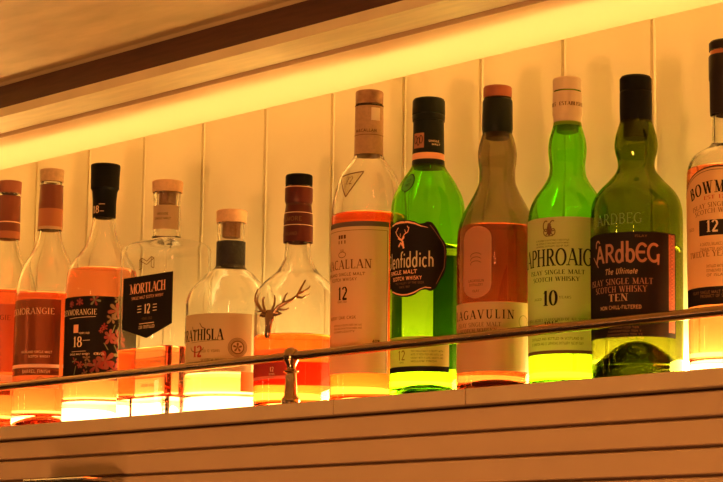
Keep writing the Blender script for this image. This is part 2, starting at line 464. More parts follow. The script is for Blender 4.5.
class BandSheet(Sheet):
    """a sheet around a capsule of its own radius"""
    def __init__(s, B, pts, off=.0003):
        Sheet.__init__(s, B, off)
        s.pr = pchip(sorted((B.zf(y), B.r(hw, y)) for y, hw in pts)); s.R = max(B.r(hw, y) for y, hw in pts)
        s.BB = B
        class Q: pass
        q = Q(); q.root = B.root
        def surf(u, z, o=0):
            a = u/s.R - (B.facing if B.flat else 0); r = s.pr(z)+o
            return (r*math.sin(a), -r*math.cos(a), z)
        q.surf = surf; q.flat = None; q.R = s.R; q.X = B.X; q.Y = B.Y; q.rot = B.rot; q.ztop = 1
        q.world = lambda p: Bottle.world(q, p)
        q.at = lambda px, py: Bottle.at(q, px, py)
        s.B = q

# colours -----------------------------------------------------------
CLEAR = glass('clear_glass', (.985, .985, .975))
GREEN = glass('green_glass', (.61, .95, .22))
DGREEN = glass('dark_green_glass', (.56, .64, .22))
SMOKE = glass('smoky_glass', (.74, .70, .58))
AMB = ('amber', (.95, .55, .38)); DEEP = ('deep', (.93, .41, .26)); PALE = ('pale', (.99, .80, .60)); GRN = ('green', (.82, .86, .45)); DRK = ('dark', (.72, .72, .5))
black = pbr('black_plastic', (.003, .0028, .0022), .55, spec=.12)
blackink = pbr('black_ink', (.02, .012, .008), .6, spec=.1)
maroon = pbr('maroon_foil', (.085, .014, .008), .4, spec=.25)
cream = paper('cream_paper', (.80, .70, .50), .4)
cork = pbr('cork', (.78, .46, .22), .7, noise=.12, nscale=300)
corkd = pbr('dark_cork', (.45, .2, .08), .8, noise=.3, nscale=400)
orangeink = pbr('copper_ink', (.98, .45, .22), .4)
goldink = pbr('gold_ink', (.98, .68, .36), .4)
brownink = pbr('brown_ink', (.14, .06, .03), .6, spec=.1)
redink = pbr('red_ink', (.45, .02, .02), .6)
dimink = pbr('faded_brown_ink', (.20, .10, .045), .6, spec=.1)

def lines(sh, u0, u1, z, n, dz, h, m, words=None, seed=1, align='l'):
    """rows of small print"""
    rnd = random.Random(seed)
    for i in range(n):
        w = (words[i % len(words)] if words else 'DISTILLED MATURED AND BOTTLED IN SCOTLAND')
        ww = sum(GL[c][0]+.06 for c in w)*h
        sh.text(w, (u0+u1)/2 if align == 'c' else u0, z-i*dz, h, m, serif=False, thick=.14, wx=(u1-u0)/ww*(1 if align == 'l' and i < n-1 else .8), align=align)

# ---- 1 bottle cut by the picture's left edge
def glenm(px, yref, label, d):
    B = Bottle('whisky_bottle', label, px, yref, d['body'])
    B.build_glass(CLEAR, d['level'], DEEP, base=.014, punt=.012)
    return B
paleink = pbr('pale_gold_ink', (.95, .55, .3), .5)
woodlab = pbr('copper_red_foil_label', (.42, .10, .035), .27, metal=.75)
woodlab2 = paper('orange_brown_label', (.55, .16, .05), .45)
woodcap = pbr('light_wood', (.62, .38, .18), .6, noise=.2, nscale=200)
redcap = pbr('red_brown_wood', (.30, .085, .04), .6)
orgfoil = pbr('orange_foil', (.45, .14, .05), .4)
redfoil = pbr('red_brown_foil', (.20, .045, .02), .35)

def body_glen(dx, dy):
    return [(440, 32.5), (300+dy, 32), (285+dy, 30.5), (272+dy, 27), (262+dy, 22.5), (250+dy, 16), (240+dy, 12.3), (225+dy, 10.6), (205+dy, 10.4), (183+dy, 10.6)]
B = Bottle('whisky_bottle', 'clear whisky bottle with reddish capsule, cut off by the left edge of the photo', 9.6, 190, body_glen(0, 10), Y=.0)
B.build_glass(CLEAR, 289, DEEP, base=.013, punt=.014)
B.ring_part('cap', [(192, 11.8), (180, 12)], redcap)
B.ring_part('capsule', [(238, 12.2), (231, 12.3), (230.8, 12.3), (222.4, 12), (222.2, 12), (221.2, 11.9), (221, 11.9), (195, 11.5)], [orgfoil, redfoil, paleink], ms=[0, 0, 1, 1, 2, 2, 1], close_top=False)
s = Sheet(B); ua, _ = B.at(14, 330); u0 = -.055
zb, zt = B.at(8, 372)[1], B.at(8, 304)[1]
s.fill(u0, ua, zb, zt, woodlab2)
s.text('GLENMORANGIE', B.at(9.5, 321)[0]+.001, B.at(5, 320)[1], .0065, brownink, align='r', thick=.12, wx=1.1)
s.fill(u0, ua, B.at(5, 382)[1], B.at(5, 375)[1], cream)
s.fill(u0, ua-.002, B.at(5, 395)[1], B.at(5, 384)[1], woodlab)
s.build('front_label')

# ---- 2
B = Bottle('whisky_bottle', 'clear whisky bottle with red-brown label and light wood stopper, second from left', 51.9, 180, body_glen(0, 0))
B.build_glass(CLEAR, 292, DEEP, base=.015, punt=.016)
B.ring_part('cap', [(180.5, 11.6), (168, 12)], woodcap)
B.ring_part('capsule', [(229, 12.3), (226, 12.4), (222, 12.2), (211, 12.2), (208, 12.2), (184, 11.3)], [orgfoil, woodcap, orgfoil, redfoil], ms=[1, 0, 0, 2, 3], close_top=False)
s = Sheet(B); ua = B.at(60, 340)[0]; u0 = -.058
s.fill(u0, ua, B.at(40, 364)[1], B.at(40, 299)[1], woodlab)
s.text('GLENMORANGIE', B.at(54.5, 312)[0], B.at(42, 314)[1], .0078, paleink, align='r', thick=.13, wx=1.08)
s.text('HIGHLAND SINGLE MALT', B.at(52, 352)[0], B.at(40, 353)[1], .0028, paleink, align='r', serif=False)
s.text('SCOTCH WHISKY', B.at(50, 357)[0], B.at(40, 357.5)[1], .0028, paleink, align='r', serif=False)
s.fill(u0, ua, B.at(40, 367.5)[1], B.at(40, 364)[1], cream)
s.fill(u0, ua, B.at(40, 375)[1], B.at(40, 367.5)[1], woodlab)
s.text('BARREL FINISH', B.at(50, 372)[0], B.at(40, 373)[1], .0042, paleink, align='r', serif=False)
s.fill(u0, ua, B.at(40, 388)[1], B.at(40, 375)[1], paper('tan_label', (.75, .42, .18), .5))
s.arc(B.at(40, 380)[0], B.at(40, 380)[1], .004, .004, 0, 360, .0006, dimink)
s.build('front_label')

# ---- 3 flowers
B = Bottle('whisky_bottle', 'clear whisky bottle with black label printed with red flowers and tall black cap', 104.6, 200,
           [(440, 36.5), (296, 36), (280, 35.3), (270, 33.5), (262, 29.5), (255, 24), (246, 18), (236, 14.2), (226, 12), (216, 11), (190, 11)], Y=.004)
B.build_glass(CLEAR, 267, AMB, base=.027, punt=.002, t=.003)
B.ring_part('cap', [(216.5, 11.6), (200, 11.8), (190, 12.6), (187.5, 13.6), (187, 14.2), (175, 14.4), (165, 14.9), (163, 14.6)], black)
bs = BandSheet(B, [(216, 11.7), (200, 11.9)]); 
bs.text('18', bs.B.at(96, 210)[0], bs.B.at(96, 213)[1], .009, goldink, thick=.14)
bs.seg(bs.B.at(99, 204), bs.B.at(105, 204), .0006, goldink); bs.seg(bs.B.at(100, 211), bs.B.at(104, 211), .0006, goldink)
bs.build('cap_print')
s = Sheet(B); u0 = -.060; ua = .062; zt = B.at(98, 296)[1]; zb = B.at(98, 380)[1]
blacklab = paper('black_label', (.012, .007, .005), .02, gloss=.015)
s.fill(u0, ua, zb, zt, blacklab)
s.text('GLENMORANGIE', B.at(97, 312)[0], B.at(90, 314.5)[1], .0068, goldink, align='r', thick=.13, wx=.92)
s.seg(B.at(70, 319), B.at(96, 316.5), .0006, goldink)
u, z = B.at(76, 328); s.fill(u-.0035, u+.004, z-.006, z+.004, orangeink, nu=3, nv=2, o=.00015)
s.text('YEARS OLD', B.at(84, 333)[0], B.at(84, 334)[1], .0022, goldink, serif=False)
s.text('18', B.at(77.5, 342)[0], B.at(77, 347)[1], .0125, goldink, thick=.15)
s.seg(B.at(83, 340.5), B.at(90, 340), .0006, goldink)
s.seg(B.at(72, 352), B.at(86, 351), .0005, goldink)
s.text('SINGLE MALT WHISKY', B.at(79, 354)[0], B.at(80, 355)[1], .0022, goldink, serif=False)
s.text('43%VOL', B.at(99, 353)[0], B.at(99, 355)[1], .003, goldink, serif=False) if 'V' in GL else None
cols = [pbr('red_print', (.32, .02, .01), .5), pbr('coral_print', (.30, .055, .025), .5), pbr('tan_print', (.26, .13, .05), .5), pbr('dark_red_print', (.3, .03, .02), .5), pbr('moss_print', (.22, .2, .07), .5)]
rnd = random.Random(5)
def petal(sh, u, z, L, wd, a, m, lvl):
    pts = []
    for k in range(10):
        w = 2*PI*k/10; x = L*(.5+.5*math.cos(w)); y = wd*math.sin(w)*(.6+.4*math.cos(w))
        pts.append((u+x*math.cos(a)-y*math.sin(a), z+x*math.sin(a)+y*math.cos(a)))
    sh.poly(pts, m, lvl)
for px, py, sz, ms in ((117, 311, .012, (1, 2)), (112, 319, .008, (2, 2)), (110, 337, .010, (3, 1)), (119, 340, .012, (1, 3)), (96, 366, .011, (3, 1)), (105, 361, .015, (0, 1)), (114, 370, .013, (0, 3)), (87, 358, .006, (2, 2)), (80, 365, .006, (3, 1)), (85, 373, .005, (2, 1)), (104, 327, .005, (0, 0)), (118, 300, .007, (4, 2)), (101, 331, .004, (0, 1)), (120, 356, .010, (4, 3)), (86, 365, .004, (2, 2)), (75, 361, .005, (3, 4)), (95, 300, .007, (3, 4)), (80, 302, .006, (3, 3)), (72, 304, .005, (3, 3))):
    u, z = B.at(px, py)
    n = rnd.choice((5, 6, 7)); a0 = rnd.random()*6
    for k in range(n): petal(s, u, z, sz*rnd.uniform(.7, 1.1), sz*.3, a0+2*PI*k/n, cols[ms[k % 2]], 1)
    petal(s, u-sz*.15, z, sz*.3, sz*.15, a0, cols[2], 2)
for p, q in (((115, 325), (112, 333)), ((104, 343), (108, 350)), ((114, 345), (119, 358)), ((119, 326), (116, 334)), ((76, 366), (74, 376)), ((92, 372), (91, 377))):
    s.seg(B.at(*p), B.at(*q), .0012, cols[4])
s.build('front_label')

# ---- 4 rectangular bottle
B = Bottle('whisky_bottle', 'rectangular clear whisky bottle with black pointed label and flat cork stopper', 167.3, 200,
           [(440, 15), (244, 15), (240, 15), (232, 13.6), (204, 13.6), (191, 14.2)], flat=(.0505, .034, .011))
B.facing = -B.rot + math.atan2(B.c.x, -B.c.y); B.facing = -B.facing
za, zc = B.z(253), B.z(240); B.shz = zc
def shk(z):
    if z <= za: return 1.0
    t = (z-za)/(zc-za); return math.sqrt(max(0, 1-t*t))*1.0
B.shk = shk
B.build_glass(CLEAR, 350, AMB, base=.024, punt=.002, t=.0035, heel=.003)
st = B.ring_part('cork_stopper', [(191, 15), (180.5, 15.6), (179.5, 15.4)], cork)
B.stub('cork_plug', 203, 191, 8.5, corkd, st)
bs = BandSheet(B, [(232, 13.7), (204, 13.7)], .0002)
R = bs.R; bs.fill(-1.35*R, 1.0*R, B.zf(229), B.zf(205), paper('tan_neck_paper', (.72, .48, .26), .5), nu=40)
bs.text('SPEYSIDE', -.35*R, B.zf(215), .0026, dimink, serif=False); bs.text('SINGLE MALT', -.35*R, B.zf(219.5), .0026, dimink, serif=False)
bs.build('neck_label')
s = Sheet(B); P = lambda x, y: B.at(x, y)
ul, zl_ = P(123.8, 279); ur, zr_ = P(173.5, 271); zt = (zl_+zr_)/2
um = (ul+ur)/2; zb1 = P(173.5, 323)[1]; zb2 = P(148, 338)[1]
s.fill(ul, ur, lambda u: zb1-(zb1-zb2)*(1-abs(u-um)/(um-ul)), zt, blacklab, nu=20, nv=4)
hN = .0118
s.text('MORTLACH', um, P(148, 292)[1]-.0002, hN, orangeink, thick=.2, wx=.93, track=.0)
s.text('SINGLE MALT SCOTCH WHISKY', um, P(148, 298)[1], .0034, orangeink, serif=False, wx=.98)
s.text('12', um, P(148, 313)[1], .011, goldink, thick=.2)
for k in range(3):
    for sg in (-1, 1): s.seg((um+sg*.011, P(148, 309)[1]+.0035*(k-1)+.001), (um+sg*.0185, P(148, 309)[1]+.0035*(k-1)+.001), .0009, goldink)
s.text('YEARS OLD', um, P(148, 319.5)[1], .003, dimink, serif=False)
s.seg((um-.014, P(148, 323)[1]), (um+.014, P(148, 323)[1]), .0009, goldink)
s.text('2.81 DISTILLED', um, P(148, 328)[1], .0036, goldink, serif=False)
s.build('front_label')
s = Sheet(B); d = film('etched_brown_print', (.20, .09, .03), .1)
u0, z0 = P(139.5, 270); u1, z1 = P(154.5, 255.5); uc = (u0+u1)/2
def E(x, y): return (u0+(u1-u0)*x, z0+(z1-z0)*y)
for a, b in (((0, 0), (0, .8)), ((.18, .1), (.18, .95)), ((0, .8), (.18, .95)), ((0, .8), (.5, .35)), ((.18, .95), (.5, .62)), ((.5, .35), (1, .8)), ((.5, .62), (.82, .95)), ((1, 0), (1, .8)), ((.82, .1), (.82, .95)), ((.82, .95), (1, .8)), ((0, 0), (.18, .1)), ((1, 0), (.82, .1))):
    s.seg(E(*a), E(*b), .0009, d)
s.build('emblem')
s = Sheet(B); a0 = P(131, 362); a1 = P(166, 379)
s.fill(a0[0], a1[0], P(150, 378)[1], P(150, 358)[1], film('orange_film', (.95, .55, .30), .75), nu=6, nv=3)
z0, z1 = P(150, 378)[1], P(150, 358)[1]
for p, q in (((a0[0], z0), (a0[0], z1)), ((a1[0], z0), (a1[0], z1)), ((a0[0], z0), (a1[0], z0)), ((a0[0], z1), (a1[0], z1))): s.seg(p, q, .0006, dimink)
s.text('DISTILLERY BOTTLING', (a0[0]+a1[0])/2, z1-.007, .0036, dimink, serif=False, wx=1.1); s.text('SINGLE MALT', (a0[0]+a1[0])/2, z1-.0125, .0036, dimink, serif=False, wx=1.1)
s.text('43.4% VOL', (a0[0]+a1[0])/2, P(148, 387)[1], .004, dimink, serif=False)
s.build('lower_label')

# ---- 5
B = Bottle('whisky_bottle', 'stout clear whisky bottle with tan label, red 12 and black neck foil', 231.6, 220,
           [(440, 44.5), (305, 44), (298, 42.5), (289, 38), (280, 29), (273, 22), (269, 16.2), (264, 14.2), (255, 13.8), (240, 13.6), (222, 13.8)], Y=.008)
B.build_glass(CLEAR, 372, PALE, base=.019, punt=.002)
st = B.ring_part('cork_stopper', [(221.5, 15), (210, 15.4), (209, 15.2)], cork)
B.stub('cork_plug', 236, 221.5, 9, corkd, st)
B.ring_part('neck_foil', [(267, 14.6), (255, 14.6), (240.5, 14.6)], pbr('black_foil', (.015, .012, .01), .5, bump=1, nscale=300), close_top=False)
s = Sheet(B); tanp = paper('tan_paper', (.62, .40, .20), .4)
ua = B.at(251.5, 340)[0]; u0 = -.066
zt, zb = B.at(220, 313)[1], B.at(220, 371)[1]
s.fill(u0, ua, zb, zt, tanp)
s.text('STRATHISLA', B.at(223.5, 335)[0], B.at(208, 340)[1], .0125, blackink, align='r', thick=.2, wx=.78)
s.seg(B.at(192, 343), B.at(223, 340), .0005, dimink)
s.text('12', B.at(197.5, 351)[0], B.at(197, 357)[1], .0125, redink, thick=.2)
uc, zc = B.at(197, 347); s.arc(uc, zc, .010, .006, 180, 350, .0009, brownink)
for k, (a, b) in enumerate((((193, 327), (196, 332)), ((200, 323), (206, 329)), ((196, 332), (199, 329)))): s.line([B.at(*a), B.at((a[0]+b[0])/2-1, (a[1]+b[1])/2+1), B.at(*b)], .0009, brownink)
s.text('SCOTCH WHISKY', B.at(214, 361)[0], B.at(214, 361.5)[1], .0034, brownink, serif=False)
s.text('AGED 12 YEARS', B.at(209, 351)[0], B.at(212, 352)[1], .0028, dimink, serif=False)
uc, zc = B.at(237.5, 347.5)
for r_ in (.0105, .0090): s.arc(uc, zc, r_, r_, 0, 360, .0007, dimink)
s.arc(uc, zc, .0072, .0072, 0, 360, .0016, dimink)
for k in range(5): petal(s, uc, zc, .0055, .0018, k*2*PI/5+.3, dimink, 1)
s.build('front_label')
s = Sheet(B); a = B.at(240.5, 380)[0]; b = B.at(254, 380)[0]
s.fill(a, b, B.at(247, 392)[1], B.at(247, 372)[1], paper('orange_paper', (.75, .22, .06), .4), nu=12)
s.build('orange_sticker')

# ---- 6 stag bottle
B = Bottle('whisky_bottle', 'clear whisky bottle with metal stag head emblem and maroon capsule, behind the rail post', 298.4, 220,
           [(440, 42.5), (315, 42.5), (302, 42), (293, 40), (286, 36), (279, 29), (272, 21), (265, 16.5), (256, 13.4), (246, 12.8), (236, 13), (212, 13), (186, 13)], Y=.004)
B.build_glass(CLEAR, 333, ('dark_gold', (.93, .42, .18)), base=.005, punt=.004)
B.ring_part('cap', [(184.5, 13.3), (182, 13.6), (174.5, 13.6), (173, 13.2)], black)
B.ring_part('capsule', [(241, 14.9), (225, 14.8), (213, 14.3), (208, 13.4), (203, 12.8), (200, 13.6), (199, 14), (188, 14), (186.5, 13.9), (186, 13.5)], [maroon, goldink], ms=[0, 0, 0, 0, 0, 0, 0, 0, 1], close_top=False)
bs = BandSheet(B, [(241, 14.9), (225, 14.8), (213, 14.35)], .0003); R = bs.R
bs.fill(-1.4*R, 1.4*R, B.zf(212.5), B.zf(211.9), goldink, nu=30, nv=1); bs.fill(-1.4*R, 1.4*R, B.zf(225), B.zf(224.4), goldink, nu=30, nv=1)
bs.text('DALMORE', bs.B.at(301.5, 219)[0], bs.B.at(295, 220.5)[1], .0048, dimink, align='r', serif=False, wx=1.1)
bs.text('HIGHLAND', bs.B.at(297, 234)[0], bs.B.at(292, 235)[1], .0036, dimink, align='r', serif=False)
bs.build('capsule_print')
s = Sheet(B); rl = film('red_brown_film', (.80, .28, .16), .55)
a, b = -.066, B.at(286, 362)[0]
s.fill(a, b, B.at(270, 379)[1], B.at(272, 349)[1], film('pale_orange_film', (.9, .5, .32), .6), nu=20)
s.fill(a, b, B.at(270, 376)[1], B.at(270, 361)[1], film('wine_film', (.45, .07, .05), .35), nu=20, o=.0001)
s.text('THE', B.at(272.5, 353)[0], B.at(272, 354)[1], .0026, dimink)
s.text('12', B.at(272, 369)[0], B.at(272, 371.5)[1], .0048, goldink, lvl=2); s.text('YEARS', B.at(272, 375)[0], B.at(272, 375)[1], .002, goldink, lvl=2)
s.build('front_label')
# back label, seen through the whisky
s = Sheet(B); s.off = .0003
s.fill(PI*B.R-.036, PI*B.R+.028, .030, .056, paper('wine_back_label', (.35, .04, .03), .35), nu=24)
s.build('back_label')
# stag head, cast metal
stagm = pbr('aged_bronze', (.38, .22, .12), .25, metal=.9)
mb = MB(); P3 = lambda px, py, o=.0022: Vector(B.surf(*B.at(px, py+1), o))
def antler(pts, r0, r1):
    q = [P3(*p) for p in pts]; n = len(q)
    out = []
    for i in range(n-1):
        for t in (0, .5): out.append(q[i].lerp(q[i+1], t))
    out.append(q[-1]); m = len(out); mb.tube(out, [1.25*(r0+(r1-r0)*(i/(m-1))**1.2) for i in range(m)], n=8)
antler([(275, 312), (279, 306), (286, 302), (292, 299), (297, 295), (300, 289), (305, 279.5)], .0019, .0007)
antler([(298, 292.5), (303, 291), (308, 287.5), (309.5, 285)], .0012, .0005)
antler([(296, 296), (302, 297), (306, 295), (309, 293)], .0012, .0005)
antler([(283, 304), (284.5, 299), (286, 294.5), (288.3, 292)], .0012, .0005)
antler([(279, 308.5), (284, 309), (287, 308.5), (289.5, 307)], .0011, .0005)
antler([(273, 310), (275.3, 304), (276, 298), (275.5, 294.5)], .0012, .0006)
antler([(268, 312), (263.5, 310), (260, 305), (257, 300), (257.5, 294), (260, 288)], .0018, .0006)
antler([(267, 311), (265, 305), (264.5, 299), (266, 296)], .0012, .0006)
antler([(262, 307), (259.5, 302), (259, 298), (260, 295)], .0010, .0005)
antler([(263.5, 310), (260, 311), (257.5, 310.5)], .0009, .0005)
# head: skull tapering to the muzzle, with ears and eyes
head = [(270.5, 309, .0030, .0013), (270.5, 313, .0046, .0021), (270.5, 317, .0048, .0025), (270, 321, .0036, .0026), (269.5, 326, .0028, .0028), (269, 331, .0026, .0029), (268.8, 335, .0027, .0026), (268.6, 337.5, .0016, .0018)]
n0 = len(mb.v); n = 12
c0 = P3(270, 315); rt = (P3(274, 315)-P3(267, 315)).normalized(); outw = Vector(B.surf(B.at(270, 318)[0], .1, 1))-Vector(B.surf(B.at(270, 318)[0], .1, 0)); outw.normalize()
for (px, py, w, d) in head:
    c = P3(px, py, .0005)
    for j in range(n): a = 2*PI*j/n; mb.v.append(tuple(c+rt*w*1.35*math.cos(a)+outw*(d*math.sin(a)+d*.6)))
for i in range(len(head)-1):
    for j in range(n): k = (j+1) % n; mb.f.append((n0+i*n+j, n0+i*n+k, n0+(i+1)*n+k, n0+(i+1)*n+j)); mb.m.append(0)
mb.f.append(tuple(n0+j for j in range(n))); mb.f.append(tuple(n0+(len(head)-1)*n+n-1-j for j in range(n))); mb.m += [0, 0]
for pts in ([(274, 314), (278, 312.5), (282.5, 312.7)], [(267, 315), (264, 314), (261, 315.5)]):
    q = [P3(*p) for p in pts]; q = [q[0], q[0].lerp(q[1], .5), q[1], q[1].lerp(q[2], .5), q[2]]; mb.tube(q, [.0012, .0026, .0028, .0018, .0004], n=8)
mb.build('stag_emblem', stagm, B.root, angle=60)

# ---- 7
B = Bottle('whisky_bottle', 'clear whisky bottle with tall tan label, tan capsule and small triangle sticker on its shoulder', 369.2, 120,
           [(440, 36.6), (215, 36.6), (206, 36), (197, 34.2), (190, 32.5), (183, 30.5), (175, 27), (169, 23), (163, 18.5), (158, 15.3), (152, 13.6), (110, 13.2), (103, 13.2)])
B.build_glass(CLEAR, 211, ('sherry', (.95, .36, .15)), base=.005, punt=.002)
tanfoil = pbr('tan_foil', (.50, .28, .13), .5, noise=.15, nscale=300)
B.ring_part('cap', [(102.5, 13.9), (90.5, 14.0), (89, 13.6)], pbr('brown_tan_cap', (.50, .27, .12), .5, noise=.75, nscale=60, col2=(.2, .08, .03)))
B.ring_part('capsule', [(153.5, 14.9), (151, 14.6), (130, 14.4), (104, 14.2)], tanfoil, close_top=False)
bs = BandSheet(B, [(153, 14.9), (130, 14.5), (104, 14.3)], .0003); R = bs.R
bs.text('MACALLAN', -.25*R, B.zf(131)-.001, .0032, brownink, serif=False, wx=1.2); bs.fill(-1.4*R, 1.4*R, B.zf(134.8), B.zf(134.2), dimink, nu=30, nv=1)
u, z = bs.B.at(376, 113); bs.fill(u-.0055, u+.0055, z-.008, z+.006, paper('pale_paper', (.8, .62, .4), .1), nu=6, nv=2)
bs.fill(-1.4*R, 1.4*R, B.zf(105), B.zf(104), blackink, nu=30, nv=1)
bs.build('capsule_print')
s = Sheet(B); tan2 = paper('warm_tan_paper', (.66, .48, .25), .2)
ua = B.at(388.3, 280)[0]; u0 = -.058
zt = B.at(368, 221)[1]; z2 = B.at(368, 226)[1]; zb = B.at(368, 373)[1]
s.fill(u0, ua, zb, zt, tan2)
s.fill(u0, ua, z2, zt, paper('bronze_band', (.10, .05, .03), .05), nu=40, nv=1, o=.0001)
s.seg((ua-.0018, zb), (ua-.0018, z2-.004), .0006, dimink); s.seg((u0, z2-.004), (ua-.0018, z2-.004), .0005, dimink, n=20)
uc = B.at(342.5, 240)[0]
for dx in (-.0055, .002, -.002): 
    z = B.at(342, 239)[1]; s.fill(uc+dx, uc+dx+.0028, z, z+.004, brownink, nu=2, nv=1, o=.00015)
for dx in (-.0055, -.0015, .003): z = B.at(342, 244)[1]; s.fill(uc+dx, uc+dx+.0015, z, z+.0035, dimink, nu=1, nv=1, o=.00015)
s.text('The', uc, B.at(342, 258)[1], .006, dimink, thin=.08, thick=.1) if False else s.arc(uc, B.at(342, 255)[1], .005, .003, 0, 360, .0007, dimink)
s.text('THE', uc, B.at(342, 252)[1], .0025, dimink)
s.text('MACALLAN', B.at(371.8, 265)[0], B.at(352, 268.5)[1], .0098, brownink, align='r', thick=.15, wx=.98, track=.09)
s.text('HIGHLAND SINGLE MALT', B.at(365, 274)[0], B.at(350, 275.5)[1], .0032, dimink, align='r', serif=False, wx=1.25)
s.text('SCOTCH WHISKY', B.at(357, 279)[0], B.at(345, 281)[1], .0032, dimink, align='r', serif=False, wx=1.15)
s.text('12', B.at(342.6, 294)[0], B.at(342, 300)[1], .0135, blackink, thick=.17, wx=.9)
s.text('YEARS OLD', B.at(342, 303)[0], B.at(342, 303)[1], .002, dimink, serif=False)
s.text('SHERRY OAK CASK', B.at(356, 318)[0], B.at(348, 319)[1], .0032, dimink, align='r', serif=False, wx=1.1)
lines(s, B.at(334.5, 325)[0], B.at(362, 325)[0], B.at(348, 326)[1], 3, .0034, .0020, dimink, ['MATURED ONLY IN SELECTED SHERRY OAK CASKS', 'FROM JEREZ SPAIN FOR RICHNESS AND', 'COMPLEXITY'])
s.text('40%', B.at(376, 342)[0], B.at(376, 343)[1], .0032, brownink, serif=False, wx=1.3)
s.build('front_label')
s = Sheet(B, .0005); a, b, c = B.at(342.5, 177), B.at(364, 171.5), B.at(346, 197)
s.poly([a, c, b] if False else [b, a, c], film('smoky_film', (.92, .82, .65), .85), 0)
for p, q in ((a, b), (b, c), (c, a)): s.seg(p, q, .0014, brownink, lvl=1, n=8)
s.text('12', (a[0]+b[0])/2-.001, B.at(351, 184)[1], .0085, brownink, thin=.05, thick=.12, slant=.15)
s.build('triangle_sticker')

# ---- 8
B = Bottle('whisky_bottle', 'green whisky bottle with black curved label and gold deer, dark green cap', 428.5, 140,
           [(440, 37.2), (222, 37.4), (212, 37), (203, 36), (195, 33.5), (188, 30), (181, 26), (175, 22), (170, 18.5), (166, 16.4), (160, 15), (113, 14.5)])
B.build_glass(GREEN, 243, GRN, base=.008, punt=.013)
gblack = pbr('green_black_foil', (.006, .010, .005), .4, spec=.2)
B.ring_part('cap', [(119, 16.2), (114, 16.5), (113, 16.0), (112, 16.6), (99, 16.3), (96.5, 15.4)], gblack)
B.ring_part('capsule', [(166, 16.6), (164, 16.6), (159.5, 16.3), (158.8, 16.3), (152.5, 16.0), (151.8, 16.0), (119, 15.3)], [gblack, orangeink], ms=[0, 0, 0, 1, 0, 0], close_top=False)
bs = BandSheet(B, [(159, 16.4), (119, 15.4)], .0003)
a = bs.B.at(414.3, 149); b = bs.B.at(424.2, 132.5)
bs.fill(a[0], b[0], a[1], b[1], pbr('bronze_print', (.42, .16, .07), .45), nu=6, nv=2)
for k in range(3): uu = a[0]+(b[0]-a[0])*(.25+.25*k); bs.arc(uu, (a[1]+b[1])/2+.001*(-1)**k, .0016, .0042, 0, 360, .0007, gblack)
bs.text('SINGLE', bs.B.at(434, 141)[0], bs.B.at(434, 142)[1], .002, goldink, serif=False, wx=1.5); bs.text('MALT', bs.B.at(436, 144)[0], bs.B.at(436, 145.5)[1], .002, goldink, serif=False, wx=1.5)
bs.build('capsule_print')
s = Sheet(B)
top = [(391.8, 228), (393, 225), (396, 222), (400, 220.5), (407, 220), (414, 221), (420, 223.5), (424, 223), (427, 221.5), (431, 222), (435, 226), (438, 231), (441, 237), (444, 241), (446, 246), (446.6, 252)]
bot = [(391.8, 289), (393, 293), (396, 295.5), (401, 297), (407, 297), (414, 295), (420, 291), (425, 289.5), (430, 291), (434, 289.5), (437, 286), (440, 280), (444, 274), (446.2, 266), (446.6, 258)]
tf = pchip(sorted([(B.at(*p)) for p in top])); bf = pchip(sorted([(B.at(*p)) for p in bot]))
ul = B.at(391.9, 250)[0]; ur = B.at(446.6, 255)[0]
s.fill(-.054, ur, lambda u: bf(u), lambda u: tf(u), blacklab, nu=60, nv=6)
m = orangeink
s.line([B.at(*p) for p in ((393, 226.5), (396, 224), (401, 222.5), (408, 222), (415, 223.5), (421, 226), (428, 227.5))], [.0012, .002, .0022, .002, .0016, .0010, .0004], m)
s.line([B.at(*p) for p in ((393, 292), (397, 294), (402, 295), (408, 294.5), (414, 292.5), (420, 289), (425, 287.3), (431, 287.8))], [.0014]*5+[.0009]*3, m)
s.line([B.at(*p) for p in ((430, 225), (434, 230), (438, 236), (441.5, 241), (444.3, 247), (444.8, 256), (443.8, 268), (440, 276), (436, 284))], .0005, pbr('dull_copper', (.3, .1, .05), .5))
for pts, w in (([(399, 247), (401, 243), (403.5, 246), (404, 248.5)], .0022), ([(403.5, 246), (403, 242), (402, 240), (404, 237.5)], .0024), ([(398.5, 238.5), (402, 240.5), (404.5, 236.5)], .0018),
               ([(401, 239), (398, 236.5), (396.5, 233), (398, 229), (399, 228)], .0011), ([(397.3, 235), (396, 231.5)], .0008), ([(403, 237.5), (405, 234), (408, 232), (409, 228.5), (407.5, 226)], .0011), ([(406, 233.3), (405, 229.5)], .0008), ([(400.5, 237), (400.8, 233.5)], .0008), ([(408.5, 231), (409.3, 227)], .0008)):
    s.line([B.at(*p) for p in pts], w, m)
s.text('Glenfiddich'.replace('G', 'G'), B.at(434.3, 258)[0], B.at(414, 266)[1]-.0008, .0142, pbr('label_white', (.62, .48, .26), .5), align='r', serif=False, thick=.13, wx=.80, track=.02) 
s.text('SINGLE MALT', B.at(417, 271)[0], B.at(405, 274)[1], .0040, m, align='r', serif=False, thick=.16, wx=1.2)
s.text('SCOTCH WHISKY', B.at(422, 277)[0], B.at(407, 280)[1], .0038, m, align='r', serif=False, thick=.16, wx=1.0)
s.text('THE VALLEY OF THE DEER', B.at(424, 282)[0], B.at(408, 284)[1], .0022, dimink, align='r', serif=False)
s.text('SINCE 1887', B.at(410, 286)[0], B.at(405, 288)[1], .0022, dimink, align='r', serif=False)
s.build('front_label')
s = Sheet(B); goldp = paper('gold_paper', (.66, .42, .14), .4); ua = B.at(448.8, 360)[0]
s.fill(-.054, ua, B.at(420, 366)[1], B.at(420, 336)[1], goldp)
s.fill(-.054, ua, B.at(420, 371.5)[1], B.at(420, 366)[1], blacklab)
s.text('OUR SIGNATURE', B.at(418, 340)[0], B.at(418, 341)[1], .0024, redink, serif=False)
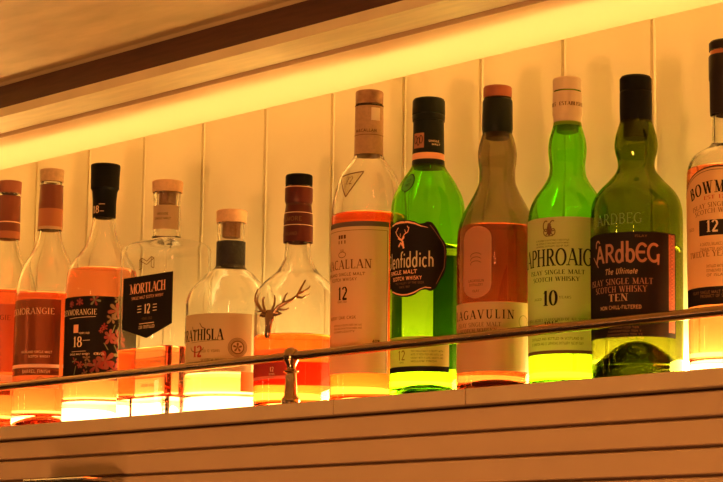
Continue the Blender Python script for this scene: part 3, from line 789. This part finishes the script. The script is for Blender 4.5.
s.text('12', B.at(401.8, 356)[0], B.at(402, 360.5)[1], .0098, pbr('rust_ink', (.25, .05, .02), .6), thin=.1, thick=.12, serif=False, wx=.9)
s.text('YEARS', B.at(401.8, 363)[0], B.at(402, 363.5)[1], .0016, dimink, serif=False)
lines(s, B.at(411, 350)[0], B.at(443, 350)[0], B.at(427, 352)[1], 4, .0034, .0019, dimink, ['THIS SINGLE MALT IS FRUITY WITH', 'NOTES OF FRESH PEAR AND SUBTLE OAK', 'CREAMY WITH A LONG SMOOTH AND', 'MELLOW FINISH'])
s.build('lower_label')
s = Sheet(B, .0012); u, z = B.at(409, 183); 
s.arc(u, z, .0085, .0098, 0, 360, .0014, gblack, n=30)
s.poly([(u+.008*math.cos(t*PI/8), z+.0094*math.sin(t*PI/8)) for t in range(16)], film('green_film', (.25, .5, .15), .6), 0)
s.text('EST', u, z+.001, .003, gblack, serif=False); s.text('1887', u, z-.004, .003, gblack, serif=False)
s.build('shoulder_seal')
s = Sheet(B); bl_ = paper('dark_green_back_label', (.02, .05, .02), .3); s.fill(PI*B.R-.0135, PI*B.R-.003, .034, .153, bl_, nu=24); s.fill(PI*B.R+.012, PI*B.R+.036, .034, .128, paper('dark_green_back_label', (.02, .05, .02), .3), nu=24); s.build('back_label')

# ---- 9
B = Bottle('whisky_bottle', 'smoky glass whisky bottle with orange-brown cap and long oval neck label over dark amber whisky', 497.5, 110,
           [(440, 40.3), (250, 40.5), (238, 40), (228, 38.5), (218, 35.5), (208, 30.5), (199, 25.5), (190, 21), (182, 18.3), (172, 18), (163, 19), (155, 19.5), (147, 18.6), (139, 16.6), (132, 14.6), (97, 14)])
B.build_glass(SMOKE, 223, ('red_brown', (.62, .25, .14)), base=.006, punt=.012)
B.ring_part('cap', [(95.5, 13.9), (94, 14.3), (85.5, 14.3), (84, 13.8)], pbr('rust_cap', (.36, .09, .03), .5))
B.ring_part('capsule', [(131.5, 14.8), (127.5, 15.2), (126.5, 15.5), (99, 15.1), (97, 14.2)], gblack, close_top=False)
B.stub('stopper', 136.5, 100, 12, pbr('dark_brown_plug', (.06, .03, .015), .6))
s = Sheet(B); tl = film('tan_film', (.80, .48, .28), .35)
a, b = B.at(464, 260)[0], B.at(491.5, 260)[0]; um = (a+b)/2; hw = (b-a)/2; zt, zb = B.at(478, 226)[1], B.at(478, 298)[1]
tl = paper('thin_tan_paper', (.60, .30, .15), .5)
f1 = lambda u: zt-.012+.012*math.sqrt(max(0, 1-((u-um)/hw)**2)); f0 = lambda u: zb+.014-.014*math.sqrt(max(0, 1-((u-um)/hw)**2))
s.fill(a, b, f0, f1, tl, nu=30, nv=8)
for zz in (zt-.030, zt-.034, zt-.038): s.arc(um, zz, .006, .003, 20, 200, .0006, dimink)
s.text('LAGAVULIN', um, zt-.056, .0026, dimink, serif=False); s.text('DISTILLERY', um, zt-.060, .0024, dimink, serif=False); s.text('ISLAY', um, zt-.066, .0024, dimink, serif=False)
s.build('oval_label')
s = Sheet(B); tan3 = paper('amber_tan_paper', (.60, .38, .17), .2)
zt, zb = B.at(495, 301.5)[1], B.at(495, 371)[1]
s.fill(-.056, .056, zb, zt, tan3)
s.text('LAGAVULIN', B.at(514, 313)[0], B.at(488, 318.5)[1], .0088, blackink, align='r', thick=.15, wx=1.0, track=.22)
s.text('ISLAY SINGLE MALT', B.at(501, 323)[0], B.at(482, 326.5)[1], .0042, dimink, align='r', wx=1.05)
s.text('SCOTCH WHISKY', B.at(497, 330)[0], B.at(482, 332.5)[1], .0042, dimink, align='r', wx=1.05)
s.text('AGED 16 YEARS', B.at(488, 336)[0], B.at(482, 337)[1], .0036, redink, align='r')
u, z = B.at(523, 322); s.arc(u, z, .0052, .0062, 0, 360, .0008, pbr('olive_ink', (.3, .22, .05), .6)); s.text('J', u, z, .004, dimink) if False else None
s.build('front_label')

# ---- 10
B = Bottle('whisky_bottle', 'green whisky bottle with cream cap and cream label reading 10 years', 567.3, 100,
           [(440, 38.5), (360, 39.5), (230, 39.8), (218, 39.2), (210, 37.6), (203, 35), (196, 31), (189, 26), (182, 21.5), (175, 18.5), (167, 17.8), (158, 18.6), (150, 19.2), (142, 18.6), (134, 16.6), (127, 14.6), (122, 13.8), (90, 13.6)])
B.build_glass(GREEN, 330, GRN, base=.005, punt=.002)
whitecap = pbr('cream_plastic', (.66, .47, .28), .5)
B.ring_part('cap', [(88.5, 13.9), (87, 14.3), (77, 14.3), (75.5, 13.8)], whitecap)
B.ring_part('capsule', [(124, 14.0), (117, 13.9), (114, 14.2), (112, 15.0), (110, 14.8), (92, 14.5), (90, 14.3)], whitecap, close_top=False)
B.stub('stopper', 130, 100, 11, pbr('dark_green_plug', (.02, .04, .015), .5))
bs = BandSheet(B, [(110, 14.8), (92, 14.5)], .0003); bs.text('1815  ESTABLISHED', bs.B.at(568, 104)[0], B.zf(104)-.001, .0036, brownink, thick=.2, wx=1.1); bs.build('capsule_print')
s = Sheet(B); crp = paper('cream_label_paper', (.62, .46, .20), .38)
ua = .050; zt, zb = B.at(566, 216.5)[1], B.at(566, 350)[1]
s.fill(-.056, ua, zb, zt, crp); zd = B.at(566, 353.5)[1]; s.fill(-.056, ua, zd, zb, brownink, nu=40, nv=1)
uc = B.at(549.5, 290)[0]; Z = lambda y: B.at(549.5, y)[1]
# crest
for sg in (-1, 1):
    s.arc(uc+sg*.0035, Z(226), .003, .005, 60, 300, .0012, dimink); s.arc(uc+sg*.004, Z(232), .002, .003, 0, 360, .0010, dimink)
s.poly([(uc+.0028*math.cos(t*PI/5), Z(230)+.0055*math.sin(t*PI/5)) for t in range(10)], brownink); s.poly([(uc+.002*math.cos(t*PI/4), Z(225)+.002*math.sin(t*PI/4)) for t in range(8)], dimink)
s.seg((uc-.004, Z(236)), (uc+.004, Z(236)), .001, dimink)
lines(s, B.at(534, 240)[0], B.at(574, 240)[0], Z(241)-.0003, 3, .0028, .0016, brownink, ['BY APPOINTMENT TO HRH THE PRINCE OF WALES DISTILLER', 'AND SUPPLIER OF SINGLE MALT SCOTCH WHISKY', 'LAPHROAIG DISTILLERY ISLE OF ISLAY'], align='c')
s.text('LAPHROAIG', uc+.0005, Z(266), .0165, blackink, thick=.16, wx=.775, track=.03)
s.text('ISLAY SINGLE MALT', B.at(554.5, 270)[0], Z(274.5), .0042, blackink, thick=.17, wx=1.2)
s.text('SCOTCH WHISKY', B.at(554, 278)[0], Z(281.5), .0042, blackink, thick=.17, wx=1.2)
s.text('10', B.at(550, 297)[0], Z(305.5)-.0002, .0145, blackink, thick=.2, wx=.95)
s.text('AGED', B.at(538.3, 299)[0], Z(300), .0024, brownink, wx=1.3); s.text('YEARS', B.at(565, 298)[0], Z(299), .0024, brownink, wx=1.3)
s.text('THE MOST RICHLY FLAVOURED OF ALL SCOTCH WHISKIES', B.at(560, 320)[0], Z(321), .0026, brownink, wx=1.05)
s.text('1815', B.at(551, 326)[0], Z(328.5), .0068, blackink, thick=.15)
s.seg(B.at(537, 326), B.at(543, 325.8), .0004, brownink); s.seg(B.at(559, 325), B.at(572, 324.6), .0004, brownink)
lines(s, B.at(530, 340)[0], B.at(590, 340)[0], Z(340), 2, .0046, .0024, brownink, ['DISTILLED AND BOTTLED IN SCOTLAND BY', 'D. JOHNSTON AND CO. LAPHROAIG DISTILLERY ISLE OF ISLAY'.replace('J', 'I')], align='c')
s.build('front_label')

# ---- 11
B = Bottle('whisky_bottle', 'wide dark green whisky bottle with black label reading TEN and black cap', 635.8, 110,
           [(440, 45.6), (240, 46), (222, 46), (212, 45.6), (204, 44), (197, 41), (190, 36), (184, 30), (178, 24.5), (172, 20), (166, 18.2), (160, 18.8), (153, 20.8), (146, 21.6), (138, 20.8), (130, 18.6), (123, 16.3), (118, 15.2), (90, 15)])
B.build_glass(DGREEN, 243, DRK, base=.014, punt=.038)
B.ring_part('cap', [(88.5, 15.7), (87, 16.0), (76, 16), (73.5, 14.8)], black)
B.ring_part('capsule', [(121, 15.2), (119, 15.9), (104, 16.2), (90, 16.0), (88.9, 15.3)], black, close_top=False)
B.stub('stopper', 136, 100, 12.4, black)
s = Sheet(B); zt, zb = B.at(638, 231.5)[1], B.at(638, 336.5)[1]
ul, ur = -.065, B.at(675.5, 290)[0]
s.fill(ul, ur, zb, zt, blacklab)
oi = pbr('rose_copper_ink', (.36, .15, .08), .45); dgold = pbr('dull_gold_ink', (.45, .25, .12), .45)
s.text('ArdbE~G'.replace('A', 'A').replace('r', 'R'), B.at(659.5, 250)[0], B.at(632, 261.5)[1], .0168, oi, align='r', serif=False, thick=.155, wx=.96, track=-.01)
s.seg(B.at(658.6, 254), B.at(658, 265), .0018, oi); s.arc(*B.at(598.5, 247), .003, .005, 30, 200, .0016, oi)
s.seg(B.at(594.5, 258), B.at(599, 268), .0012, oi)
s.text('The Ultimate', B.at(620, 271)[0], B.at(620, 274)[1], .0052, dgold, serif=False, thick=.15, wx=.9, slant=.25)
s.text('ISLAY SINGLE MALT', B.at(653, 279)[0], B.at(628, 284)[1], .0056, oi, align='r', thick=.16, wx=1.05)
s.text('SCOTCH WHISKY', B.at(647, 287)[0], B.at(622, 292)[1], .0056, oi, align='r', thick=.16, wx=1.0)
s.text('TEN', B.at(618, 297)[0], B.at(618, 301.2)[1], .0068, dgold, thick=.2, wx=1.25)
s.text('NON CHILL-FILTERED', B.at(619, 307)[0], B.at(620, 309)[1], .0034, dgold, serif=False, thick=.16)
for k in range(5): s.text('GUARANTEED TEN YEARS OLD'[:14+k], B.at(624, 324)[0], B.at(624, 325)[1]-.0032*k, .0018, dimink, serif=False, wx=1.5)
a, b = B.at(668.5, 280)[0], B.at(674.3, 280)[0]; zt2 = B.at(671, 235)[1]; zb2 = B.at(671, 333)[1]
s.fill(a, b, zb2, zt2, pbr('red_copper', (.46, .09, .035), .4, metal=.2, noise=.5, nscale=900), nu=4, nv=8, o=.00015)
n = 26
for k in range(n):
    z = zb2+(zt2-zb2)*(k+.5)/n; s.arc((a+b)/2, z, (b-a)*.32, (zt2-zb2)/n*.4, 0, 360, .0004, maroon, lvl=2, n=8)
s.text('ISLAY', B.at(641, 236)[0], B.at(641, 237)[1], .0022, dimink, serif=False, wx=1.6)
s.build('front_label')
s = Sheet(B, .0004); emb = glass('embossed_green_glass', (.5, .7, .3), 1.5)
s.text('ARDBEG', B.at(617, 218)[0], B.at(617, 224)[1], .010, film('frosted_emboss', (.40, .46, .22), .62), thick=.1, wx=1.0)
s.build('embossed_lettering')

# ---- 12
B = Bottle('whisky_bottle', 'clear whisky bottle with arched label and black 12 box, cut off by the photo edge', 726.5, 80,
           [(440, 41.2), (190, 41.2), (178, 41), (170, 40.3), (164, 38.5), (158, 35), (154, 30.5), (151, 25.5), (148, 20), (145, 16.5), (140, 15.2), (112, 15), (50, 15)], Y=.0)
B.build_glass(CLEAR, 163, AMB, base=.012, punt=.004)
bb = pbr('black_brown_foil', (.012, .007, .005), .4, spec=.2)
B.ring_part('cap', [(47.5, 17), (40, 17), (38, 16.2)], bb)
B.ring_part('capsule', [(112, 16.6), (107, 17), (78, 17), (76.5, 17.6), (54, 17.6), (52.5, 17)], bb, close_top=False)
B.ring_part('neck_ring', [(52.4, 15.8), (48, 15.8)], pbr('copper_ring', (.45, .16, .07), .3, metal=.6), close_top=False)
s = Sheet(B); corl = paper('coral_tan_paper', (.66, .42, .18), .22)
uc = B.at(718, 230)[0]
arch = lambda d: (lambda u: B.at(723, 165)[1] - d - 7.6*(u-uc)**2 - 1500*(u-uc)**4)
zb = B.at(720, 304)[1]; zs = B.at(720, 286)[1]
s.fill(-.054, uc+.056, zs, arch(.0012), corl, nu=60, nv=8)
s.fill(-.054, uc+.056, zb, zs, blacklab, nu=60, nv=2)
s.fill(-.054, uc+.056, lambda u: arch(.0012)(u), arch(0), bb, nu=60, nv=1, o=.0001)
s.line([(-.054+.11*k/40, arch(.0034)(-.054+.11*k/40)) for k in range(41)], .0005, bb)
# BOWMORE on an arch
def bow(ux, dx, dz):
    t = (ux-uc); z0 = B.at(720, 192)[1] - 6.0*t*t - 1100*t**4
    sl = -12.0*t - 4400*t**3; L = math.hypot(1, sl)
    return (ux+dx/L*.9-dz*sl/L*.6, z0+dx*sl/L+dz/L)
s.text('BOWMORE', uc, 0, .0112, blackink, thick=.22, wx=.86, track=.06, path=bow)
def arct(k):
    def f(ux, dx, dz):
        t = ux-uc; return (ux+dx, B.at(720, k)[1]-5.0*t*t+dz-10*t*dx*.8)
    return f
s.text('EST 1779', uc, 0, .0034, redink, path=arct(198), wx=1.6)
s.text('ISLAY SINGLE MALT', uc, 0, .0042, dimink, path=arct(206), wx=1.1)
s.text('SCOTCH WHISKY', uc-.001, 0, .0042, dimink, path=arct(212), wx=1.1)
u0b, u1b = B.at(699.5, 228)[0], 2*uc-B.at(699.5, 228)[0]
u1b = B.at(730, 226)[0]
z0b, z1b = B.at(712, 235)[1], B.at(712, 219.5)[1]
s.fill(u0b, u1b, z0b, z1b, blackink, nu=14, nv=2, o=.00015)
s.text('12', B.at(712.3, 227)[0], z0b+.003, .0105, pbr('pale_number', (.72, .5, .3), .5), thick=.17, lvl=2, wx=1.05)
s.text('AGED', B.at(692, 231)[0], B.at(692, 232)[1], .003, dimink, wx=.9)
lines(s, -.034, uc+.04, B.at(716, 245)[1], 2, .0046, .0028, dimink, ['A CAREFUL BALANCE OF PEAT SMOKE AND CITRUS', 'CHARACTER AND TRADITION FROM THE'], align='c')
s.text('TWELVE YEARS OLD', uc-.002, B.at(716, 256)[1], .0052, brownink, wx=1.0)
lines(s, -.026, uc+.035, B.at(716, 267)[1], 3, .0040, .0024, dimink, ['DISTILLED MATURED AND BOTTLED BY THE', 'ESTABLISHED DISTILLERY ON THE ISLE', 'OF ISLAY SCOTLAND'], align='c')
s.text('ISLAY SINGLE MALT SCOTCH WHISKY', uc, B.at(716, 293)[1], .0026, dimink, serif=False); s.text('PRODUCT OF SCOTLAND', uc, B.at(716, 297)[1], .0026, dimink, serif=False)
s.build('front_label')

# ------------------------------------------------------------------ the place
WY = .09
ZW = line_z(300, 100.4, WY); YP = line_y(300, 62.2, ZW); ZD = line_z(300, 58, YP); YD = line_y(300, 38.4, ZD)
ZF = line_z(300, 28, YD); ZB = line_z(300, -.6, YD)
print('LEVELS', ZW, YP, ZD, YD, ZF, ZB, line_z(300, 567-.0825*2000, -.064), line_z(300, 567-.0751*2000, -.064))
wallp = pbr('cream_wall_paint', (.78, .70, .43), .45, noise=.06, nscale=8, bump=.03)
XL, XR = -3.6, 2.2
# tongue-and-groove boards behind the shelf
gx = [x_at(px, WY, .30) for px in (35, 330, 652)]
step = (gx[2]-gx[0])/9.0
prof = []
x = gx[0]-step*24
wz0, wz1 = -.02, .355
v = []; f = []
def cut(x): return [(x-.0020, 0), (x-.0014, .0035), (x+.0002, .0045), (x+.0014, .0012), (x+.0024, 0), (x+.0040, -.0006), (x+.0052, 0)]
pts = [(XL, 0)]
x = gx[0]-step*int((gx[0]-XL)/step-.5)
while x < XR: pts += cut(x); x += step
pts.append((XR, 0))
n = len(pts)
for z in (-.02, ZW): v += [(p[0], WY+p[1], z) for p in pts]
v += [(XL, WY+.02, -.02), (XR, WY+.02, -.02), (XL, WY+.02, ZW), (XR, WY+.02, ZW)]
for i in range(n-1): f.append((i, i+1, n+i+1, n+i))
f.append((2*n+1, 2*n, 2*n+2, 2*n+3))
tag(link('wall_back', v, f, wallp, smooth=False), kind='structure')
# upper part of the wall, above the light panel
tag(MB().box(XL, XR, WY+.001, WY+.02, ZW+.0001, ZW+.1).build('wall_upper', wallp, smooth=False), kind='structure')

# shelf with its edge strips
Ye = -.064
shelf = bpy.data.objects.new('bar_shelf', None); COL.objects.link(shelf); shelf.location = (0, 0, -.02)
tag(shelf, 'long cream shelf carrying the whisky bottles, with jointed edge strips', 'shelf')
sp = pbr('cream_shelf_paint', (.66, .48, .27), .5, noise=.08, nscale=15, bump=.02)
o = MB().box(XL, XR, Ye+.0285, WY-.0005, 0, .02).build('shelf_board', sp, shelf, smooth=False)
j1, j2 = x_at(333, Ye, -.007), x_at(465, Ye, -.007)
xs = [XL, j1, j2, XR]
for a, b in zip(xs[:-1], xs[1:]):
    MB().box(a+.0006, b-.0006, Ye, Ye+.0283, .0046, .02, bev=.0008).build('edge_strip', sp, shelf, angle=30)
# boards below the shelf
fp = pbr('tan_board_paint', (.62, .42, .24), .5, noise=.06, nscale=10, bump=.02)
zs_ = [-.0172, -.0417, -.0669, -.0921, -.1173, -.1425, -.1677, -.1929, -.2181]
pr = [(Ye+.016, -.0215), (Ye+.016, -.0172)]
pr = [(Ye+.03, -.0190), (Ye+.0060, -.0190), (Ye+.0045, -.0200)]
for i in range(1, len(zs_)):
    z = zs_[i]
    pr += [(Ye+.0030, z+.0024), (Ye+.0040, z+.0017), (Ye+.0160, z+.0014), (Ye+.0160, z-.0008), (Ye+.0060, z-.0012), (Ye+.0034, z-.0022)]
pr += [(Ye+.004, -1.7), (Ye+.03, -1.7)]
tag(MB().extrude_x(pr, XL, XR).build('wall_lower', fp, smooth=False), kind='structure')

# rail with post
brass = pbr('aged_brass', (.42, .27, .15), .22, metal=1)
rail = bpy.data.objects.new('gallery_rail', None); COL.objects.link(rail)
Yr = -.0535; zr = .0475
px_ = x_at(291, Yr, .02); rail.location = (px_, Yr, 0)
tag(rail, 'thin brass gallery rail running in front of the bottles on one turned post', 'rail')
zr = z_at(x_at(600, Yr, .047), Yr, 312+ (723-600)*.1052)+.0012
MB().tube([(XL-px_, 0, zr), (-.3, 0, zr), (.3, 0, zr), (XR-px_, 0, zr)], .0049, n=20).build('rail_tube', brass, rail, angle=60)
pp = [(1e-4, .0002), (.0096, .0002), (.0100, .0030), (.0098, .0055), (.0088, .0068), (.0076, .0082), (.0070, .0110), (.0066, .018), (.0060, .028), (.0056, .0325), (.0078, .0340), (.0082, .0348), (.0074, .0358), (.0050, .0366), (.0048, .0380), (.0058, zr-.0082), (.0076, zr-.0055), (.0090, zr-.001), (.0090, zr+.0015), (.0082, zr+.0052), (.0062, zr+.0078), (.0034, zr+.0092), (1e-4, zr+.0098)]
MB().lathe(pp, q=8).build('rail_post', brass, rail, angle=40)

# light panel above: white box with LED strips behind a translucent sheet
Yp = YP; zp = ZW
lp = bpy.data.objects.new('light_panel', None); COL.objects.link(lp); lp.location = (0, 0, zp)
tag(lp, 'glowing yellow light panel running along the top of the boarded wall', 'light panel')
md, nt, oo = newmat('diffuser_sheet')
t1 = nt.nodes.new('ShaderNodeBsdfTranslucent'); d1 = nt.nodes.new('ShaderNodeBsdfDiffuse'); mx = nt.nodes.new('ShaderNodeMixShader')
t1.inputs[0].default_value = (.9, .60, .50, 1); d1.inputs[0].default_value = (.85, .72, .45, 1); mx.inputs[0].default_value = .55
nt.links.new(d1.outputs[0], mx.inputs[1]); nt.links.new(t1.outputs[0], mx.inputs[2]); nt.links.new(mx.outputs[0], oo.inputs[0])
link('diffuser', [(XL, Yp+.002, 0), (XR, Yp+.002, 0), (XR, WY, 0), (XL, WY, 0)], [(0, 3, 2, 1)], md, parent=lp, smooth=False)
boxp = pbr('brown_box_paint', (.50, .33, .19), .6)
MB().box(XL, XR, Yp, Yp+.002, 0, .042).build('front_strip', boxp, lp, smooth=False)
MB().box(XL, XR, Yp, WY, .042, .046).build('back_plate', pbr('white_box', (.8, .75, .6), .6), lp, smooth=False)
LEDC = (1.0, .55, .12)
e = emit('led_light', LEDC, 1.75)
MB().box(XL, XR, -.002, .078, .018, .0205).build('led_strip', e, lp, smooth=False)

# front soffit board, dark beam, ceiling
sb = pbr('soffit_wood', (.88, .74, .42), .5, noise=.12, nscale=14, stretch=(1, 8, 1), bump=.05)
tag(MB().box(XL, XR, YD, Yp-.0002, ZD, ZF).build('trim_1', sb, smooth=False), kind='structure')
tag(MB().box(XL, XR, YD+.0012, YD+.025, ZF+.0002, ZB-.0003).build('trim_2', pbr('dark_brown_wood', (.10, .035, .015), .5, noise=.3, nscale=20, stretch=(1, 10, 10)), smooth=False), kind='structure')
cp = pbr('ceiling_plaster', (.68, .50, .25), .7, noise=.22, nscale=9, stretch=(1, 3, 1), bump=.1)
cm = MB().box(XL, XR, -3.2, YD+.026, ZB, ZB+.03)
tag(cm.build('ceiling', cp, smooth=False), kind='structure')
tag(MB().extrude_x([(YD+.0011, ZB-.0001), (YD+.0011, ZB-.0029), (YD-.0004, ZB-.0025), (YD-.0029, ZB-.0009), (YD-.0044, ZB-.0001)], XL, XR).build('trim_3', cp, smooth=False), kind='structure')

# LED strip on the shelf behind the bottles
tag(MB().box(XL, XR, .066, .082, .0003, .0260, bev=.0015).build('led_strip', emit('low_led_light', (1.0, .62, .21), 82)), 'bright yellow light strip lying on the shelf behind the bottles', 'light strip')

# steel box at the lower left, on the counter
steel = pbr('polished_steel', (.6, .55, .5), .15, metal=1)
Yb = -.112; xb0, xb1 = x_at(37, Yb, -.1), x_at(97, Yb, -.1); zt = z_at((xb0+xb1)/2, Yb, 479)
bx = bpy.data.objects.new('steel_box', None); COL.objects.link(bx); bx.location = (xb0, Yb, -.45)
tag(bx, 'shiny steel box, only its top edge showing at the lower left', 'box')
hh = zt+.45
MB().box(0, xb1-xb0, -.02, .02, .001, hh-.004, bev=.002).build('box_body', pbr('dark_steel', (.10, .07, .05), .3, metal=.8), bx)
MB().box(-.001, xb1-xb0+.001, -.021, .021, hh-.0038, hh, bev=.0012).build('box_lid', steel, bx)
tag(MB().box(XL+.1, XR-.1, -.20, -.062, -.49, -.45).build('bar_counter', pbr('dark_counter', (.05, .03, .02), .4), smooth=False), 'dark counter below the boards carrying the steel box', 'counter')

tag(MB().box(XL, XR, -3.2, Ye+.03, -1.74, -1.7001).build('floor', pbr('dark_floor', (.06, .035, .02), .5), smooth=False), kind='structure')
# ------------------------------------------------------------------ room lamps in front, and added highlight lights
def area(name, loc, target, size, col, power):
    l = bpy.data.lights.new(name, 'AREA'); l.shape = 'DISK'; l.size = size; l.color = col; l.energy = power
    o = bpy.data.objects.new(name, l); COL.objects.link(o); o.location = loc
    d = Vector(target)-Vector(loc); o.rotation_euler = d.to_track_quat('-Z', 'Y').to_euler()
    return o
area('room_lamp', (1.3, -2.6, -.8), (-.5, 0, 0), .3, (1, .42, .14), 31)
for nm, lc, pw in (('added_streak_light', (-1.3, -2.3, 0), 1.3), ('added_streak_light', (-2.6, -2.0, 0), 1.0)):  # added unseen lights, tall and narrow to streak the bottles with highlights
    q = area(nm, lc, (-.5, 0, .1), .05, (1, .48, .18), pw); q.data.shape = 'RECTANGLE'; q.data.size = .05; q.data.size_y = .75
for k, (lx, ly) in enumerate(((-2.1, -1.5), (-1.0, -1.25), (.1, -1.5), (1.2, -1.3))):
    area('added_sparkle_light', (lx, ly, .37), (lx-.3, 0, .1), .03, (1, .55, .22), .16)  # small lights added only to make the glass shoulders sparkle
area('counter_lamp', (.2, -1.2, -.8), (-.6, -.1, .2), .12, (1, .42, .14), 4.0)
wd = bpy.data.worlds.new('world'); SC.world = wd; wd.use_nodes = True
bg = wd.node_tree.nodes['Background']; bg.inputs[0].default_value = (1, .38, .13, 1); bg.inputs[1].default_value = .045

SC.cycles.max_bounces = 22; SC.cycles.transmission_bounces = 22; SC.cycles.diffuse_bounces = 5; SC.cycles.glossy_bounces = 6
SC.cycles.transparent_max_bounces = 16; SC.cycles.sample_clamp_indirect = 6
SC.cycles.use_denoising = True
SC.view_settings.view_transform = 'Standard'; SC.view_settings.look = 'None'; SC.view_settings.gamma = 1
SC.view_settings.exposure = 0; SC.view_settings.use_curve_mapping = False
